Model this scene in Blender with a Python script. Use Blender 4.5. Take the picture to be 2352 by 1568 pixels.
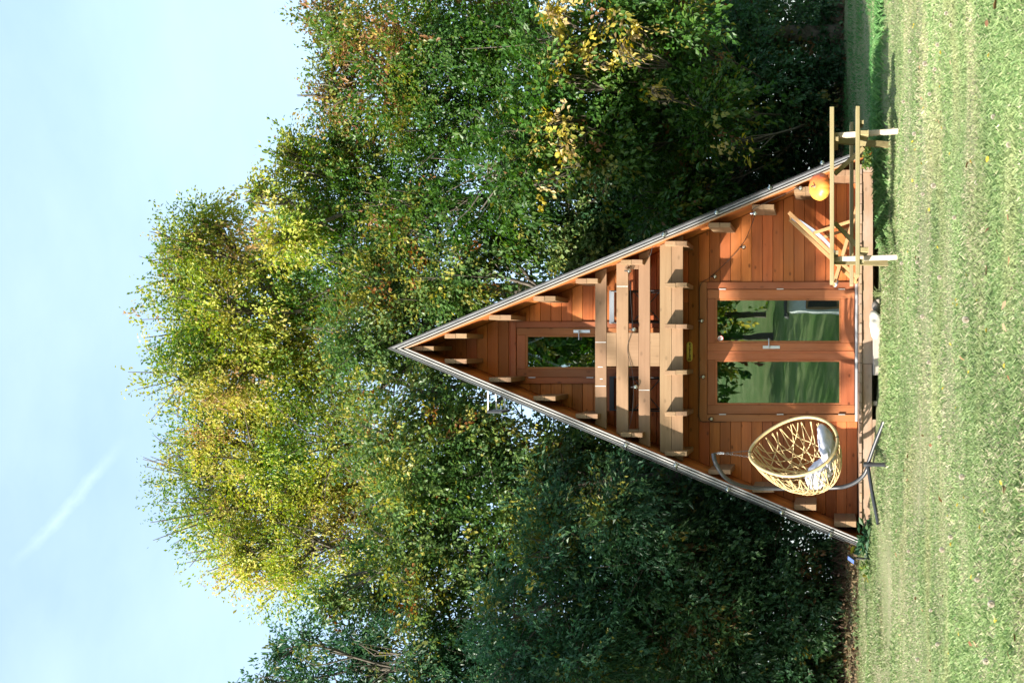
import bpy, bmesh, math, random
import numpy as np
from mathutils import Vector, Matrix

for o in list(bpy.data.objects):
    bpy.data.objects.remove(o, do_unlink=True)
sc = bpy.context.scene
C = sc.collection
random.seed(7)
RNG = np.random.default_rng(7)

# ------------------------------------------------------------------ camera
# The photograph was taken with the camera held upright and stored lying on its
# side: the world's up is the picture's left.  Real units are metres.
FOC, HZ, CY, EYE = 2900.0, 1905.0, 800.0, 0.78      # measured on the photo (2352 px wide)
cam_d = bpy.data.cameras.new('camera')
cam = bpy.data.objects.new('camera', cam_d); C.objects.link(cam)
cam_d.sensor_width = 36.0
cam_d.lens = 36.0 * FOC / 2352.0
cam_d.shift_x = -(HZ - 1176.0) / 2352.0
cam_d.shift_y = (CY - 784.0) / 2352.0
cam_d.clip_start = 0.05
cam_d.clip_end = 600.0
m = Matrix(((0, 1, 0), (0, 0, -1), (-1, 0, 0)))
cam.matrix_world = Matrix.Translation((0, 0, EYE)) @ m.to_4x4()
sc.camera = cam

# ------------------------------------------------------------------ sun, sky, exposure
SUN_AZ, SUN_EL = math.radians(50), math.radians(24.5)   # azimuth: to the left of straight behind the camera
travel = Vector((math.sin(SUN_AZ) * math.cos(SUN_EL), math.cos(SUN_AZ) * math.cos(SUN_EL), -math.sin(SUN_EL)))
sun_d = bpy.data.lights.new('sun', 'SUN')
sun_d.energy = 3.9
sun_d.angle = math.radians(0.53)
sun_d.color = (1.0, 0.925, 0.82)
sun = bpy.data.objects.new('sun', sun_d); C.objects.link(sun)
sun.rotation_euler = travel.to_track_quat('-Z', 'Y').to_euler()
sun.location = (-20, -15, 15)

world = bpy.data.worlds.new('World'); sc.world = world
world.use_nodes = True
wn, wl = world.node_tree.nodes, world.node_tree.links
wn.clear()
w_out = wn.new('ShaderNodeOutputWorld')
w_bg = wn.new('ShaderNodeBackground'); w_bg.inputs['Strength'].default_value = 0.105
sky = wn.new('ShaderNodeTexSky'); sky.sky_type = 'NISHITA'; sky.sun_disc = False
sky.sun_elevation = SUN_EL
sky.sun_rotation = math.pi + SUN_AZ
sky.air_density = 1.0; sky.dust_density = 1.6; sky.ozone_density = 1.2
wl.new(w_bg.outputs[0], w_out.inputs[0])

view = sc.view_settings
sc.display_settings.display_device = 'sRGB'
view.view_transform = 'Standard'
try: view.look = 'None'
except Exception: pass
view.exposure = 1.95
view.gamma = 1.0
view.use_curve_mapping = False
sc.cycles.max_bounces = 8
sc.cycles.diffuse_bounces = 4
sc.cycles.transmission_bounces = 6
sc.cycles.transparent_max_bounces = 12
sc.cycles.caustics_reflective = False
sc.cycles.caustics_refractive = False


def W(px, py, Y):
    """Point at depth Y that the photo shows at (px, py)."""
    return Vector(((CY - py) * Y / FOC, Y, EYE + (HZ - px) * Y / FOC))


def wnode(kind, **kw):
    n = wn.new(kind)
    for k, v in kw.items():
        setattr(n, k, v)
    return n


def wmath(op, a, b=None, c=None, clamp=False):
    n = wn.new('ShaderNodeMath'); n.operation = op; n.use_clamp = clamp
    for i, v in enumerate((a, b, c)):
        if v is None: continue
        if isinstance(v, (int, float)): n.inputs[i].default_value = v
        else: wl.new(v, n.inputs[i])
    return n.outputs[0]


# thin high cloud and an old vapour trail
tc = wn.new('ShaderNodeTexCoord')
d1 = (W(20, 1310, 1.0) - cam.location).normalized()
d2 = (W(300, 1000, 1.0) - cam.location).normalized()
axis = (d2 - d1).normalized()
nrm = d1.cross(d2).normalized()
mid = (d1 + d2).normalized()


def wdot(vec):
    n = wn.new('ShaderNodeVectorMath'); n.operation = 'DOT_PRODUCT'
    wl.new(tc.outputs['Generated'], n.inputs[0]); n.inputs[1].default_value = vec
    return n.outputs['Value']


def wnoise(scale, detail=5.0, rough=0.6, vec=None):
    n = wn.new('ShaderNodeTexNoise'); n.inputs['Scale'].default_value = scale
    n.inputs['Detail'].default_value = detail; n.inputs['Roughness'].default_value = rough
    wl.new(vec if vec is not None else tc.outputs['Generated'], n.inputs['Vector'])
    return n.outputs['Fac']


jit = wmath('MULTIPLY', wmath('SUBTRACT', wnoise(22.0, 6.0), 0.5), 0.016)
off = wmath('ABSOLUTE', wmath('ADD', wdot(nrm), jit))
half = 0.5 * (d2 - d1).length
along = wmath('ABSOLUTE', wdot(axis))
fr = wmath('SUBTRACT', 1.0, wmath('DIVIDE', off, 0.0048), clamp=True)
fa = wmath('MULTIPLY', wmath('SUBTRACT', half, along), 25.0, clamp=True)
front = wmath('GREATER_THAN', wdot(mid), 0.5)
trail = wmath('MULTIPLY', wmath('MULTIPLY', fr, fa), wmath('MULTIPLY', front, wmath('MULTIPLY', wnoise(60.0, 4.0), 0.6)))
mp = wn.new('ShaderNodeMapping'); mp.inputs['Scale'].default_value = (2.0, 2.0, 5.0)
mp.inputs['Rotation'].default_value = (0.3, 0.5, 0.2)
wl.new(tc.outputs['Generated'], mp.inputs['Vector'])
veil = wmath('MULTIPLY', wmath('SUBTRACT', wnoise(1.6, 6.0, 0.55, mp.outputs[0]), 0.32, clamp=True), 1.2, clamp=True)
veil = wmath('ADD', wmath('MULTIPLY', veil, 0.85), 0.28)
cl = wmath('ADD', veil, trail, clamp=True)
mixc = wn.new('ShaderNodeMix'); mixc.data_type = 'RGBA'
wl.new(cl, mixc.inputs['Factor'])
wl.new(sky.outputs[0], mixc.inputs['A'])
mixc.inputs['B'].default_value = (2.3, 3.0, 3.55, 1)
wl.new(mixc.outputs['Result'], w_bg.inputs['Color'])

# ------------------------------------------------------------------ helpers
def tag(o, label=None, cat=None, group=None, kind=None):
    if label: o['label'] = label
    if cat: o['category'] = cat
    if group: o['group'] = group
    if kind: o['kind'] = kind
    return o


def thing(name, loc, label, cat, group=None):
    o = bpy.data.objects.new(name, None); C.objects.link(o)
    o.location = loc; o.empty_display_size = 0.1
    return tag(o, label, cat, group)


def wpos(o):
    v = Vector((0, 0, 0))
    while o is not None:
        v += o.location; o = o.parent
    return v


def link_mesh(name, me, mat, parent=None, at=None):
    """Object from a mesh in world coordinates; its origin goes to the middle (or at)."""
    n = len(me.vertices)
    co = np.empty(n * 3, dtype=np.float32); me.vertices.foreach_get('co', co)
    co = co.reshape(-1, 3)
    c = Vector(((co.min(0) + co.max(0)) * 0.5).tolist()) if at is None else Vector(at)
    co -= np.array(c, dtype=np.float32)
    me.vertices.foreach_set('co', co.ravel())
    me.update()
    if mat is not None: me.materials.append(mat)
    o = bpy.data.objects.new(name, me); C.objects.link(o)
    if parent is not None:
        o.parent = parent; o.location = c - wpos(parent)
    else:
        o.location = c
    return o


def np_mesh(name, V, F, smooth=False, col=None):
    """Mesh from numpy verts (n,3) and equal sized faces (m,k)."""
    me = bpy.data.meshes.new(name)
    V = np.asarray(V, dtype=np.float32); F = np.asarray(F, dtype=np.int32)
    k = F.shape[1]
    me.vertices.add(len(V)); me.vertices.foreach_set('co', V.ravel())
    me.loops.add(F.size); me.loops.foreach_set('vertex_index', F.ravel())
    me.polygons.add(len(F))
    me.polygons.foreach_set('loop_start', np.arange(0, F.size, k, dtype=np.int32))
    me.polygons.foreach_set('use_smooth', np.full(len(F), smooth))
    me.update(calc_edges=True)
    if col is not None:
        a = me.color_attributes.new('tint', 'FLOAT_COLOR', 'POINT')
        c4 = np.ones((len(V), 4), dtype=np.float32); c4[:, :3] = col
        a.data.foreach_set('color', c4.ravel())
    return me


def bm_to(name, bm, mat, parent=None, smooth=False, at=None):
    me = bpy.data.meshes.new(name)
    bmesh.ops.recalc_face_normals(bm, faces=bm.faces)
    bm.to_mesh(me); bm.free()
    if smooth:
        me.polygons.foreach_set('use_smooth', np.full(len(me.polygons), True))
    return link_mesh(name, me, mat, parent, at)


def bm_box(bm, x0, x1, y0, y1, z0, z1, bev=0.0):
    r = bmesh.ops.create_cube(bm, size=1.0)
    vs = r['verts']
    for v in vs:
        v.co = Vector(((x0 + x1) / 2 + v.co.x * (x1 - x0), (y0 + y1) / 2 + v.co.y * (y1 - y0), (z0 + z1) / 2 + v.co.z * (z1 - z0)))
    if bev > 0:
        es = list({e for v in vs for e in v.link_edges})
        bmesh.ops.bevel(bm, geom=es, offset=bev, segments=1, affect='EDGES', profile=0.5)
    return bm


def box(name, x0, x1, y0, y1, z0, z1, mat, parent=None, bev=0.003):
    bm = bmesh.new(); bm_box(bm, x0, x1, y0, y1, z0, z1, bev)
    return bm_to(name, bm, mat, parent)


def bm_prism(bm, poly, y0, y1, bev=0.0):
    vs = [bm.verts.new((x, y0, z)) for x, z in poly]
    f = bm.faces.new(vs)
    r = bmesh.ops.extrude_face_region(bm, geom=[f])
    nv = [g for g in r['geom'] if isinstance(g, bmesh.types.BMVert)]
    for v in nv: v.co.y = y1
    if bev > 0:
        es = [e for e in bm.edges if e.is_valid and any(v in vs for v in e.verts) and all(v in vs for v in e.verts)]
        bmesh.ops.bevel(bm, geom=es, offset=bev, segments=1, affect='EDGES', profile=0.5)
    return bm


def prism(name, poly, y0, y1, mat, parent=None, bev=0.003):
    bm = bmesh.new(); bm_prism(bm, poly, y0, y1, bev)
    return bm_to(name, bm, mat, parent)


def bm_beam(bm, p, q, w, h, up=(0, 0, 1), bev=0.003):
    """Bar of section w (across) x h (along up) from p to q."""
    p, q = Vector(p), Vector(q)
    d = (q - p); L = d.length; d.normalize()
    s = d.cross(Vector(up)).normalized(); u = s.cross(d).normalized()
    r = bmesh.ops.create_cube(bm, size=1.0); vs = r['verts']
    c = (p + q) / 2
    for v in vs:
        x, y, z = v.co
        v.co = c + d * (x * L) + s * (y * w) + u * (z * h)
    if bev > 0:
        es = list({e for v in vs for e in v.link_edges})
        bmesh.ops.bevel(bm, geom=es, offset=bev, segments=1, affect='EDGES', profile=0.5)


def beam(name, p, q, w, h, mat, parent=None, up=(0, 0, 1), bev=0.003):
    bm = bmesh.new(); bm_beam(bm, p, q, w, h, up, bev)
    return bm_to(name, bm, mat, parent)


def tube_np(pts, rad, sides=6, closed=False):
    P = np.asarray(pts, dtype=float); n = len(P)
    R = np.full(n, rad, dtype=float) if np.isscalar(rad) else np.asarray(rad, dtype=float)
    if closed:
        T = np.roll(P, -1, 0) - np.roll(P, 1, 0)
    else:
        T = np.gradient(P, axis=0)
    T /= np.maximum(np.linalg.norm(T, axis=1, keepdims=True), 1e-9)
    ref = np.array([0.0, 0, 1]) if abs(T[0][2]) < 0.9 else np.array([1.0, 0, 0])
    S = np.zeros_like(P); U = np.zeros_like(P)
    s = np.cross(T[0], ref); s /= np.linalg.norm(s)
    for i in range(n):
        s = s - T[i] * np.dot(s, T[i]); s /= max(np.linalg.norm(s), 1e-9)
        S[i] = s; U[i] = np.cross(T[i], s)
    a = np.arange(sides) * 2 * math.pi / sides
    V = (P[:, None, :] + R[:, None, None] * (np.cos(a)[None, :, None] * S[:, None, :] + np.sin(a)[None, :, None] * U[:, None, :])).reshape(-1, 3)
    F = []
    m_ = n if closed else n - 1
    for i in range(m_):
        j = (i + 1) % n
        for k in range(sides):
            l = (k + 1) % sides
            F.append((i * sides + k, i * sides + l, j * sides + l, j * sides + k))
    return V, np.array(F, dtype=np.int32)


def join_np(parts):
    Vs, Fs, o = [], [], 0
    for V, F in parts:
        Vs.append(V); Fs.append(F + o); o += len(V)
    return np.concatenate(Vs), np.concatenate(Fs)


def tubes(name, lst, mat, parent=None, sides=6):
    V, F = join_np([tube_np(p, r, sides) for p, r in lst])
    return link_mesh(name, np_mesh(name, V, F, True), mat, parent)


def smoothpath(pts, n=40):
    P = np.asarray(pts, dtype=float)
    k = len(P); out = []
    for t in np.linspace(0, k - 1.0001, n):
        i = int(t); f = t - i
        p0, p1, p2, p3 = P[max(i - 1, 0)], P[i], P[min(i + 1, k - 1)], P[min(i + 2, k - 1)]
        out.append(0.5 * ((2 * p1) + (-p0 + p2) * f + (2 * p0 - 5 * p1 + 4 * p2 - p3) * f * f + (-p0 + 3 * p1 - 3 * p2 + p3) * f ** 3))
    return np.array(out)


def lathe(name, prof, seg, mat, parent=None, at=(0, 0, 0), smooth=True):
    V, F = [], []
    for r, z in prof:
        for k in range(seg):
            a = 2 * math.pi * k / seg
            V.append((at[0] + r * math.cos(a), at[1] + r * math.sin(a), at[2] + z))
    for i in range(len(prof) - 1):
        for k in range(seg):
            l = (k + 1) % seg
            F.append((i * seg + k, i * seg + l, (i + 1) * seg + l, (i + 1) * seg + k))
    return link_mesh(name, np_mesh(name, V, F, smooth), mat, parent)


# ------------------------------------------------------------------ materials
def new_mat(name):
    mt = bpy.data.materials.new(name); mt.use_nodes = True
    nt = mt.node_tree
    return mt, nt.nodes, nt.links, nt.nodes['Principled BSDF']


def plain(name, col, rough=0.6, metal=0.0, noise=0.0, nscale=8.0, spec=0.5):
    mt, n, l, b = new_mat(name)
    b.inputs['Roughness'].default_value = rough
    b.inputs['Metallic'].default_value = metal
    b.inputs['Specular IOR Level'].default_value = spec
    b.inputs['Base Color'].default_value = (*col, 1)
    if noise > 0:
        t = n.new('ShaderNodeTexCoord'); nz = n.new('ShaderNodeTexNoise')
        nz.inputs['Scale'].default_value = nscale; nz.inputs['Detail'].default_value = 6
        l.new(t.outputs['Object'], nz.inputs['Vector'])
        r = n.new('ShaderNodeValToRGB')
        r.color_ramp.elements[0].position = 0.3; r.color_ramp.elements[1].position = 0.7
        r.color_ramp.elements[0].color = (*[c * (1 - noise) for c in col], 1)
        r.color_ramp.elements[1].color = (*[min(1, c * (1 + noise)) for c in col], 1)
        l.new(nz.outputs['Fac'], r.inputs['Fac']); l.new(r.outputs[0], b.inputs['Base Color'])
        bp = n.new('ShaderNodeBump'); bp.inputs['Strength'].default_value = 0.25; bp.inputs['Distance'].default_value = 0.01
        l.new(nz.outputs['Fac'], bp.inputs['Height']); l.new(bp.outputs[0], b.inputs['Normal'])
    return mt


def wood(name, base, dark, axis, rough=0.6, vary=0.27, knots=0.75, grain=0.5, weather=None):
    """Sawn timber: grain along axis 0/1/2, knots, each board its own tone."""
    mt, n, l, b = new_mat(name)
    t = n.new('ShaderNodeTexCoord'); oi = n.new('ShaderNodeObjectInfo')
    mul = n.new('ShaderNodeMath'); mul.operation = 'MULTIPLY'; mul.inputs[1].default_value = 37.0
    l.new(oi.outputs['Random'], mul.inputs[0])
    cmb = n.new('ShaderNodeCombineXYZ')
    for i in range(3): l.new(mul.outputs[0], cmb.inputs[i])
    add = n.new('ShaderNodeVectorMath'); add.operation = 'ADD'
    l.new(t.outputs['Object'], add.inputs[0]); l.new(cmb.outputs[0], add.inputs[1])

    def mapped(al, ac):
        mp = n.new('ShaderNodeMapping'); s = [ac, ac, ac]; s[axis] = al
        mp.inputs['Scale'].default_value = s
        l.new(add.outputs[0], mp.inputs['Vector']); return mp.outputs[0]

    def noise(vec, sc_, det, rgh=0.6, dist=0.0):
        z = n.new('ShaderNodeTexNoise'); z.inputs['Scale'].default_value = sc_; z.inputs['Detail'].default_value = det
        z.inputs['Roughness'].default_value = rgh; z.inputs['Distortion'].default_value = dist
        l.new(vec, z.inputs['Vector']); return z.outputs['Fac']

    g = noise(mapped(0.9, 26.0), 1.0, 5.0, 0.6, 0.6)
    blot = noise(mapped(1.3, 5.0), 1.0, 4.0)
    rp = n.new('ShaderNodeValToRGB')
    e = rp.color_ramp.elements
    e[0].position = 0.5 - 0.20; e[0].color = (*dark, 1)
    e[1].position = 0.5 + 0.14; e[1].color = (*base, 1)
    mx = n.new('ShaderNodeMath'); mx.operation = 'MULTIPLY_ADD'
    l.new(g, mx.inputs[0]); mx.inputs[1].default_value = grain
    m2 = n.new('ShaderNodeMath'); m2.operation = 'MULTIPLY'; l.new(blot, m2.inputs[0]); m2.inputs[1].default_value = 1 - grain
    l.new(m2.outputs[0], mx.inputs[2])
    l.new(mx.outputs[0], rp.inputs['Fac'])
    col = rp.outputs[0]
    # knots
    vo = n.new('ShaderNodeTexVoronoi'); vo.inputs['Scale'].default_value = 1.0
    l.new(mapped(4.6, 8.0), vo.inputs['Vector'])
    kr = n.new('ShaderNodeMapRange'); kr.inputs[1].default_value = 0.07; kr.inputs[2].default_value = 0.17
    kr.inputs[3].default_value = knots; kr.inputs[4].default_value = 0.0
    l.new(vo.outputs['Distance'], kr.inputs[0])
    km = n.new('ShaderNodeMix'); km.data_type = 'RGBA'
    l.new(kr.outputs[0], km.inputs['Factor']); l.new(col, km.inputs['A'])
    km.inputs['B'].default_value = (*[c * 0.45 for c in dark], 1)
    col = km.outputs['Result']
    if weather is not None:
        wz = noise(mapped(1.2, 2.6), 1.3, 6.0, 0.65)
        wr = n.new('ShaderNodeMapRange'); wr.inputs[1].default_value = 0.42; wr.inputs[2].default_value = 0.68
        wr.inputs[4].default_value = 0.75
        l.new(wz, wr.inputs[0])
        wm = n.new('ShaderNodeMix'); wm.data_type = 'RGBA'
        l.new(wr.outputs[0], wm.inputs['Factor']); l.new(col, wm.inputs['A']); wm.inputs['B'].default_value = (*weather, 1)
        col = wm.outputs['Result']
    hsv = n.new('ShaderNodeHueSaturation')
    hr = n.new('ShaderNodeMapRange'); hr.inputs[3].default_value = 0.492; hr.inputs[4].default_value = 0.508
    fr_ = n.new('ShaderNodeMath'); fr_.operation = 'FRACT'; l.new(mul.outputs[0], fr_.inputs[0])
    l.new(fr_.outputs[0], hr.inputs[0]); l.new(hr.outputs[0], hsv.inputs['Hue'])
    vr = n.new('ShaderNodeMapRange'); vr.inputs[3].default_value = 1 - vary; vr.inputs[4].default_value = 1 + vary
    l.new(oi.outputs['Random'], vr.inputs[0]); l.new(vr.outputs[0], hsv.inputs['Value'])
    l.new(col, hsv.inputs['Color'])
    l.new(hsv.outputs[0], b.inputs['Base Color'])
    b.inputs['Roughness'].default_value = rough
    b.inputs['Specular IOR Level'].default_value = 0.2
    bp = n.new('ShaderNodeBump'); bp.inputs['Strength'].default_value = 0.35; bp.inputs['Distance'].default_value = 0.004
    l.new(g, bp.inputs['Height']); l.new(bp.outputs[0], b.inputs['Normal'])
    return mt


STAIN, STAIN_D = (0.50, 0.155, 0.044), (0.27, 0.072, 0.020)
M = {}
for i, ax in enumerate('xyz'):
    M['wall_' + ax] = wood('stained_pine_' + ax, STAIN, STAIN_D, i, 0.5, 0.3, 0.85, 0.55, (0.36, 0.125, 0.050))
    M['door_' + ax] = wood('door_pine_' + ax, (0.38, 0.135, 0.052), (0.22, 0.068, 0.024), i, 0.45, 0.18, 0.8, 0.5, (0.33, 0.135, 0.065))
    M['pale_' + ax] = wood('pale_larch_' + ax, (0.25, 0.160, 0.094), (0.185, 0.112, 0.062), i, 0.65, 0.10, 0.45)
    M['deckw_' + ax] = wood('deck_timber_' + ax, (0.30, 0.20, 0.13), (0.22, 0.14, 0.088), i, 0.75, 0.12, 0.4, 0.5, (0.30, 0.245, 0.195))
    M['grey_' + ax] = wood('weathered_timber_' + ax, (0.36, 0.32, 0.27), (0.24, 0.21, 0.18), i, 0.8, 0.12, 0.4)
    M['table_' + ax] = wood('treated_pine_' + ax, (0.29, 0.24, 0.125), (0.215, 0.17, 0.08), i, 0.7, 0.12, 0.35, 0.5, (0.27, 0.245, 0.16))
    M['leg_' + ax] = wood('table_leg_pine_' + ax, (0.50, 0.43, 0.33), (0.38, 0.31, 0.21), i, 0.7, 0.10, 0.4)  # front legs only: their sunlit look is put into a paler colour
    M['beech_' + ax] = wood('varnished_beech_' + ax, (0.44, 0.26, 0.12), (0.37, 0.21, 0.09), i, 0.45, 0.06, 0.1)
M['roof_under'] = wood('roof_board_pine', (0.42, 0.15, 0.045), (0.26, 0.085, 0.026), 2, 0.5)
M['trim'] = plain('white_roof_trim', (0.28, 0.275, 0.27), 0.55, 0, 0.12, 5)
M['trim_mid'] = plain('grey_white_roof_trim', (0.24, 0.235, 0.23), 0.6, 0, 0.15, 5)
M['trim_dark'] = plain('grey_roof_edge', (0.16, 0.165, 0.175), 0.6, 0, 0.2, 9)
M['felt'] = plain('dark_roof_felt', (0.06, 0.06, 0.065), 0.9, 0, 0.3, 20)
M['metal'] = plain('brushed_steel', (0.62, 0.63, 0.66), 0.35, 1.0)
M['alu'] = plain('aluminium_strip', (0.72, 0.72, 0.74), 0.4, 0.8)
M['black'] = plain('black_painted_steel', (0.018, 0.018, 0.02), 0.4)
M['charcoal'] = plain('charcoal_powder_coat', (0.030, 0.033, 0.038), 0.42)
M['cable'] = plain('black_cable', (0.012, 0.012, 0.012), 0.6)
M['chain'] = plain('dark_chain_steel', (0.16, 0.15, 0.15), 0.4, 0.7)
M['rattan'] = plain('pale_rattan', (0.52, 0.385, 0.19), 0.55, 0, 0.15, 30)
M['cushion'] = plain('lilac_white_cotton', (0.47, 0.47, 0.54), 0.9, 0, 0.05, 14)
M['canvas'] = plain('grey_canvas', (0.24, 0.28, 0.34), 0.85, 0, 0.06, 30)
M['paleslat'] = plain('pale_grey_slat', (0.24, 0.27, 0.30), 0.5)
M['stone_w'] = plain('white_flint', (0.46, 0.43, 0.37), 0.85, 0, 0.25, 9)
M['stone_g'] = plain('grey_fieldstone', (0.16, 0.14, 0.12), 0.9, 0, 0.4, 12)
M['brass'] = plain('painted_gold_plate', (0.72, 0.58, 0.12), 0.45, 0.0, 0.15, 10)
M['ink'] = plain('dark_brown_ink', (0.03, 0.02, 0.01), 0.6)
M['white'] = plain('white_enamel', (0.6, 0.6, 0.6), 0.4)
M['red'] = plain('red_print', (0.55, 0.03, 0.03), 0.4)
M['navy'] = plain('dark_print', (0.03, 0.03, 0.07), 0.4)
M['solar'] = plain('blue_solar_cells', (0.10, 0.16, 0.42), 0.12, 0.2, 0.1, 40)
M['rooms'] = plain('interior_board', (0.16, 0.085, 0.045), 0.7, 0, 0.2, 6)


def glass_mat(name, mirror, tint=(0.75, 0.8, 0.78)):
    mt, n, l, b = new_mat(name)
    out = n['Material Output']; n.remove(b)
    tr = n.new('ShaderNodeBsdfTransparent'); tr.inputs['Color'].default_value = (*tint, 1)
    gl = n.new('ShaderNodeBsdfGlossy'); gl.inputs['Roughness'].default_value = 0.004
    gl.inputs['Color'].default_value = (0.9, 0.98, 0.92, 1)
    t = n.new('ShaderNodeTexCoord'); nz = n.new('ShaderNodeTexNoise'); nz.inputs['Scale'].default_value = 1.7
    l.new(t.outputs['Object'], nz.inputs['Vector'])
    bp = n.new('ShaderNodeBump'); bp.inputs['Strength'].default_value = 0.03; bp.inputs['Distance'].default_value = 0.02
    l.new(nz.outputs['Fac'], bp.inputs['Height']); l.new(bp.outputs[0], gl.inputs['Normal'])
    fr = n.new('ShaderNodeFresnel'); fr.inputs['IOR'].default_value = 1.5
    ad = n.new('ShaderNodeMath'); ad.operation = 'ADD'; ad.inputs[1].default_value = mirror; ad.use_clamp = True
    l.new(fr.outputs[0], ad.inputs[0])
    mx = n.new('ShaderNodeMixShader')
    l.new(ad.outputs[0], mx.inputs[0]); l.new(tr.outputs[0], mx.inputs[1]); l.new(gl.outputs[0], mx.inputs[2])
    l.new(mx.outputs[0], out.inputs['Surface'])
    return mt


M['pane'] = glass_mat('double_glazing', 0.23)
M['bulb'] = glass_mat('clear_bulb_glass', 0.30, (0.95, 0.95, 0.95))


def leaf_mat(name, trans=0.46, rough=0.5, gloss=0.2):
    mt, n, l, b = new_mat(name)
    a = n.new('ShaderNodeVertexColor'); a.layer_name = 'tint'
    l.new(a.outputs['Color'], b.inputs['Base Color'])
    b.inputs['Roughness'].default_value = rough
    b.inputs['Specular IOR Level'].default_value = gloss
    tl = n.new('ShaderNodeBsdfTranslucent')
    hs = n.new('ShaderNodeHueSaturation'); hs.inputs['Saturation'].default_value = 1.15; hs.inputs['Value'].default_value = 1.25
    hs.inputs['Hue'].default_value = 0.49
    l.new(a.outputs['Color'], hs.inputs['Color']); l.new(hs.outputs[0], tl.inputs['Color'])
    mx = n.new('ShaderNodeMixShader'); mx.inputs[0].default_value = trans
    l.new(b.outputs[0], mx.inputs[1]); l.new(tl.outputs[0], mx.inputs[2])
    l.new(mx.outputs[0], n['Material Output'].inputs['Surface'])
    return mt


M['leaf'] = leaf_mat('tree_leaf', 0.46, 0.42, 0.38)
M['grass'] = leaf_mat('grass_blade', 0.35, 0.5, 0.3)
M['litter'] = leaf_mat('dead_leaf', 0.15, 0.8, 0.2)
M['bark'] = plain('grey_brown_bark', (0.085, 0.072, 0.055), 0.9, 0, 0.45, 14)
M['stem'] = plain('green_stem', (0.16, 0.20, 0.07), 0.7)
M['dand'] = plain('dandelion_yellow', (0.80, 0.55, 0.02), 0.6)
M['clock'] = leaf_mat('seed_head_down', 0.5, 0.9, 0.1)


# ------------------------------------------------------------------ ground
def sstep(a, b, x):
    t = np.clip((np.asarray(x, dtype=float) - a) / (b - a), 0, 1)
    return t * t * (3 - 2 * t)


def G(x, y):
    x = np.asarray(x, dtype=float); y = np.asarray(y, dtype=float)
    z = 0.17 * sstep(13.6, 16.2, y) + 0.10 * sstep(-0.3, -2.0, x) * sstep(10, 15, y)
    z = z + 0.42 * sstep(16.6, 24.5, y)
    dr = sstep(0.5, 1.5, x) * sstep(9.0, 5.0, x)
    z = z - 0.085 * np.exp(-((y - 14.86 - 0.03 * np.sin(x * 2.1)) / 0.13) ** 2) * dr
    z = z + 0.03 * np.exp(-((y - 15.35) / 0.3) ** 2) * dr
    z = z - 0.05 * np.exp(-((y - 15.82) / 0.28) ** 2) * sstep(-1.4, -0.7, x) * sstep(3.0, 2.3, x)
    z = z + 0.012 * np.sin(x * 1.9 + 0.6 * y) * np.sin(y * 1.3 + 0.4) + 0.006 * np.sin(x * 5.3 + 1.7 * y) * np.cos(y * 4.1 - x)
    back = np.clip(-y - 7.0, 0, 200)
    z = z + 0.16 * back * sstep(0, 12, back)
    z = z - 0.6 * sstep(40, 80, y)
    return z


def gz(x, y):
    return float(G(x, y))


def ground_at(px, py):
    Y = 12.0
    for _ in range(40):
        x = (CY - py) * Y / FOC
        Y = 0.5 * Y + 0.5 * (EYE - gz(x, Y)) * FOC / max(px - HZ, 8)
        Y = min(max(Y, 3.0), 30.0)
    x = (CY - py) * Y / FOC
    return x, Y, gz(x, Y)


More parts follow.
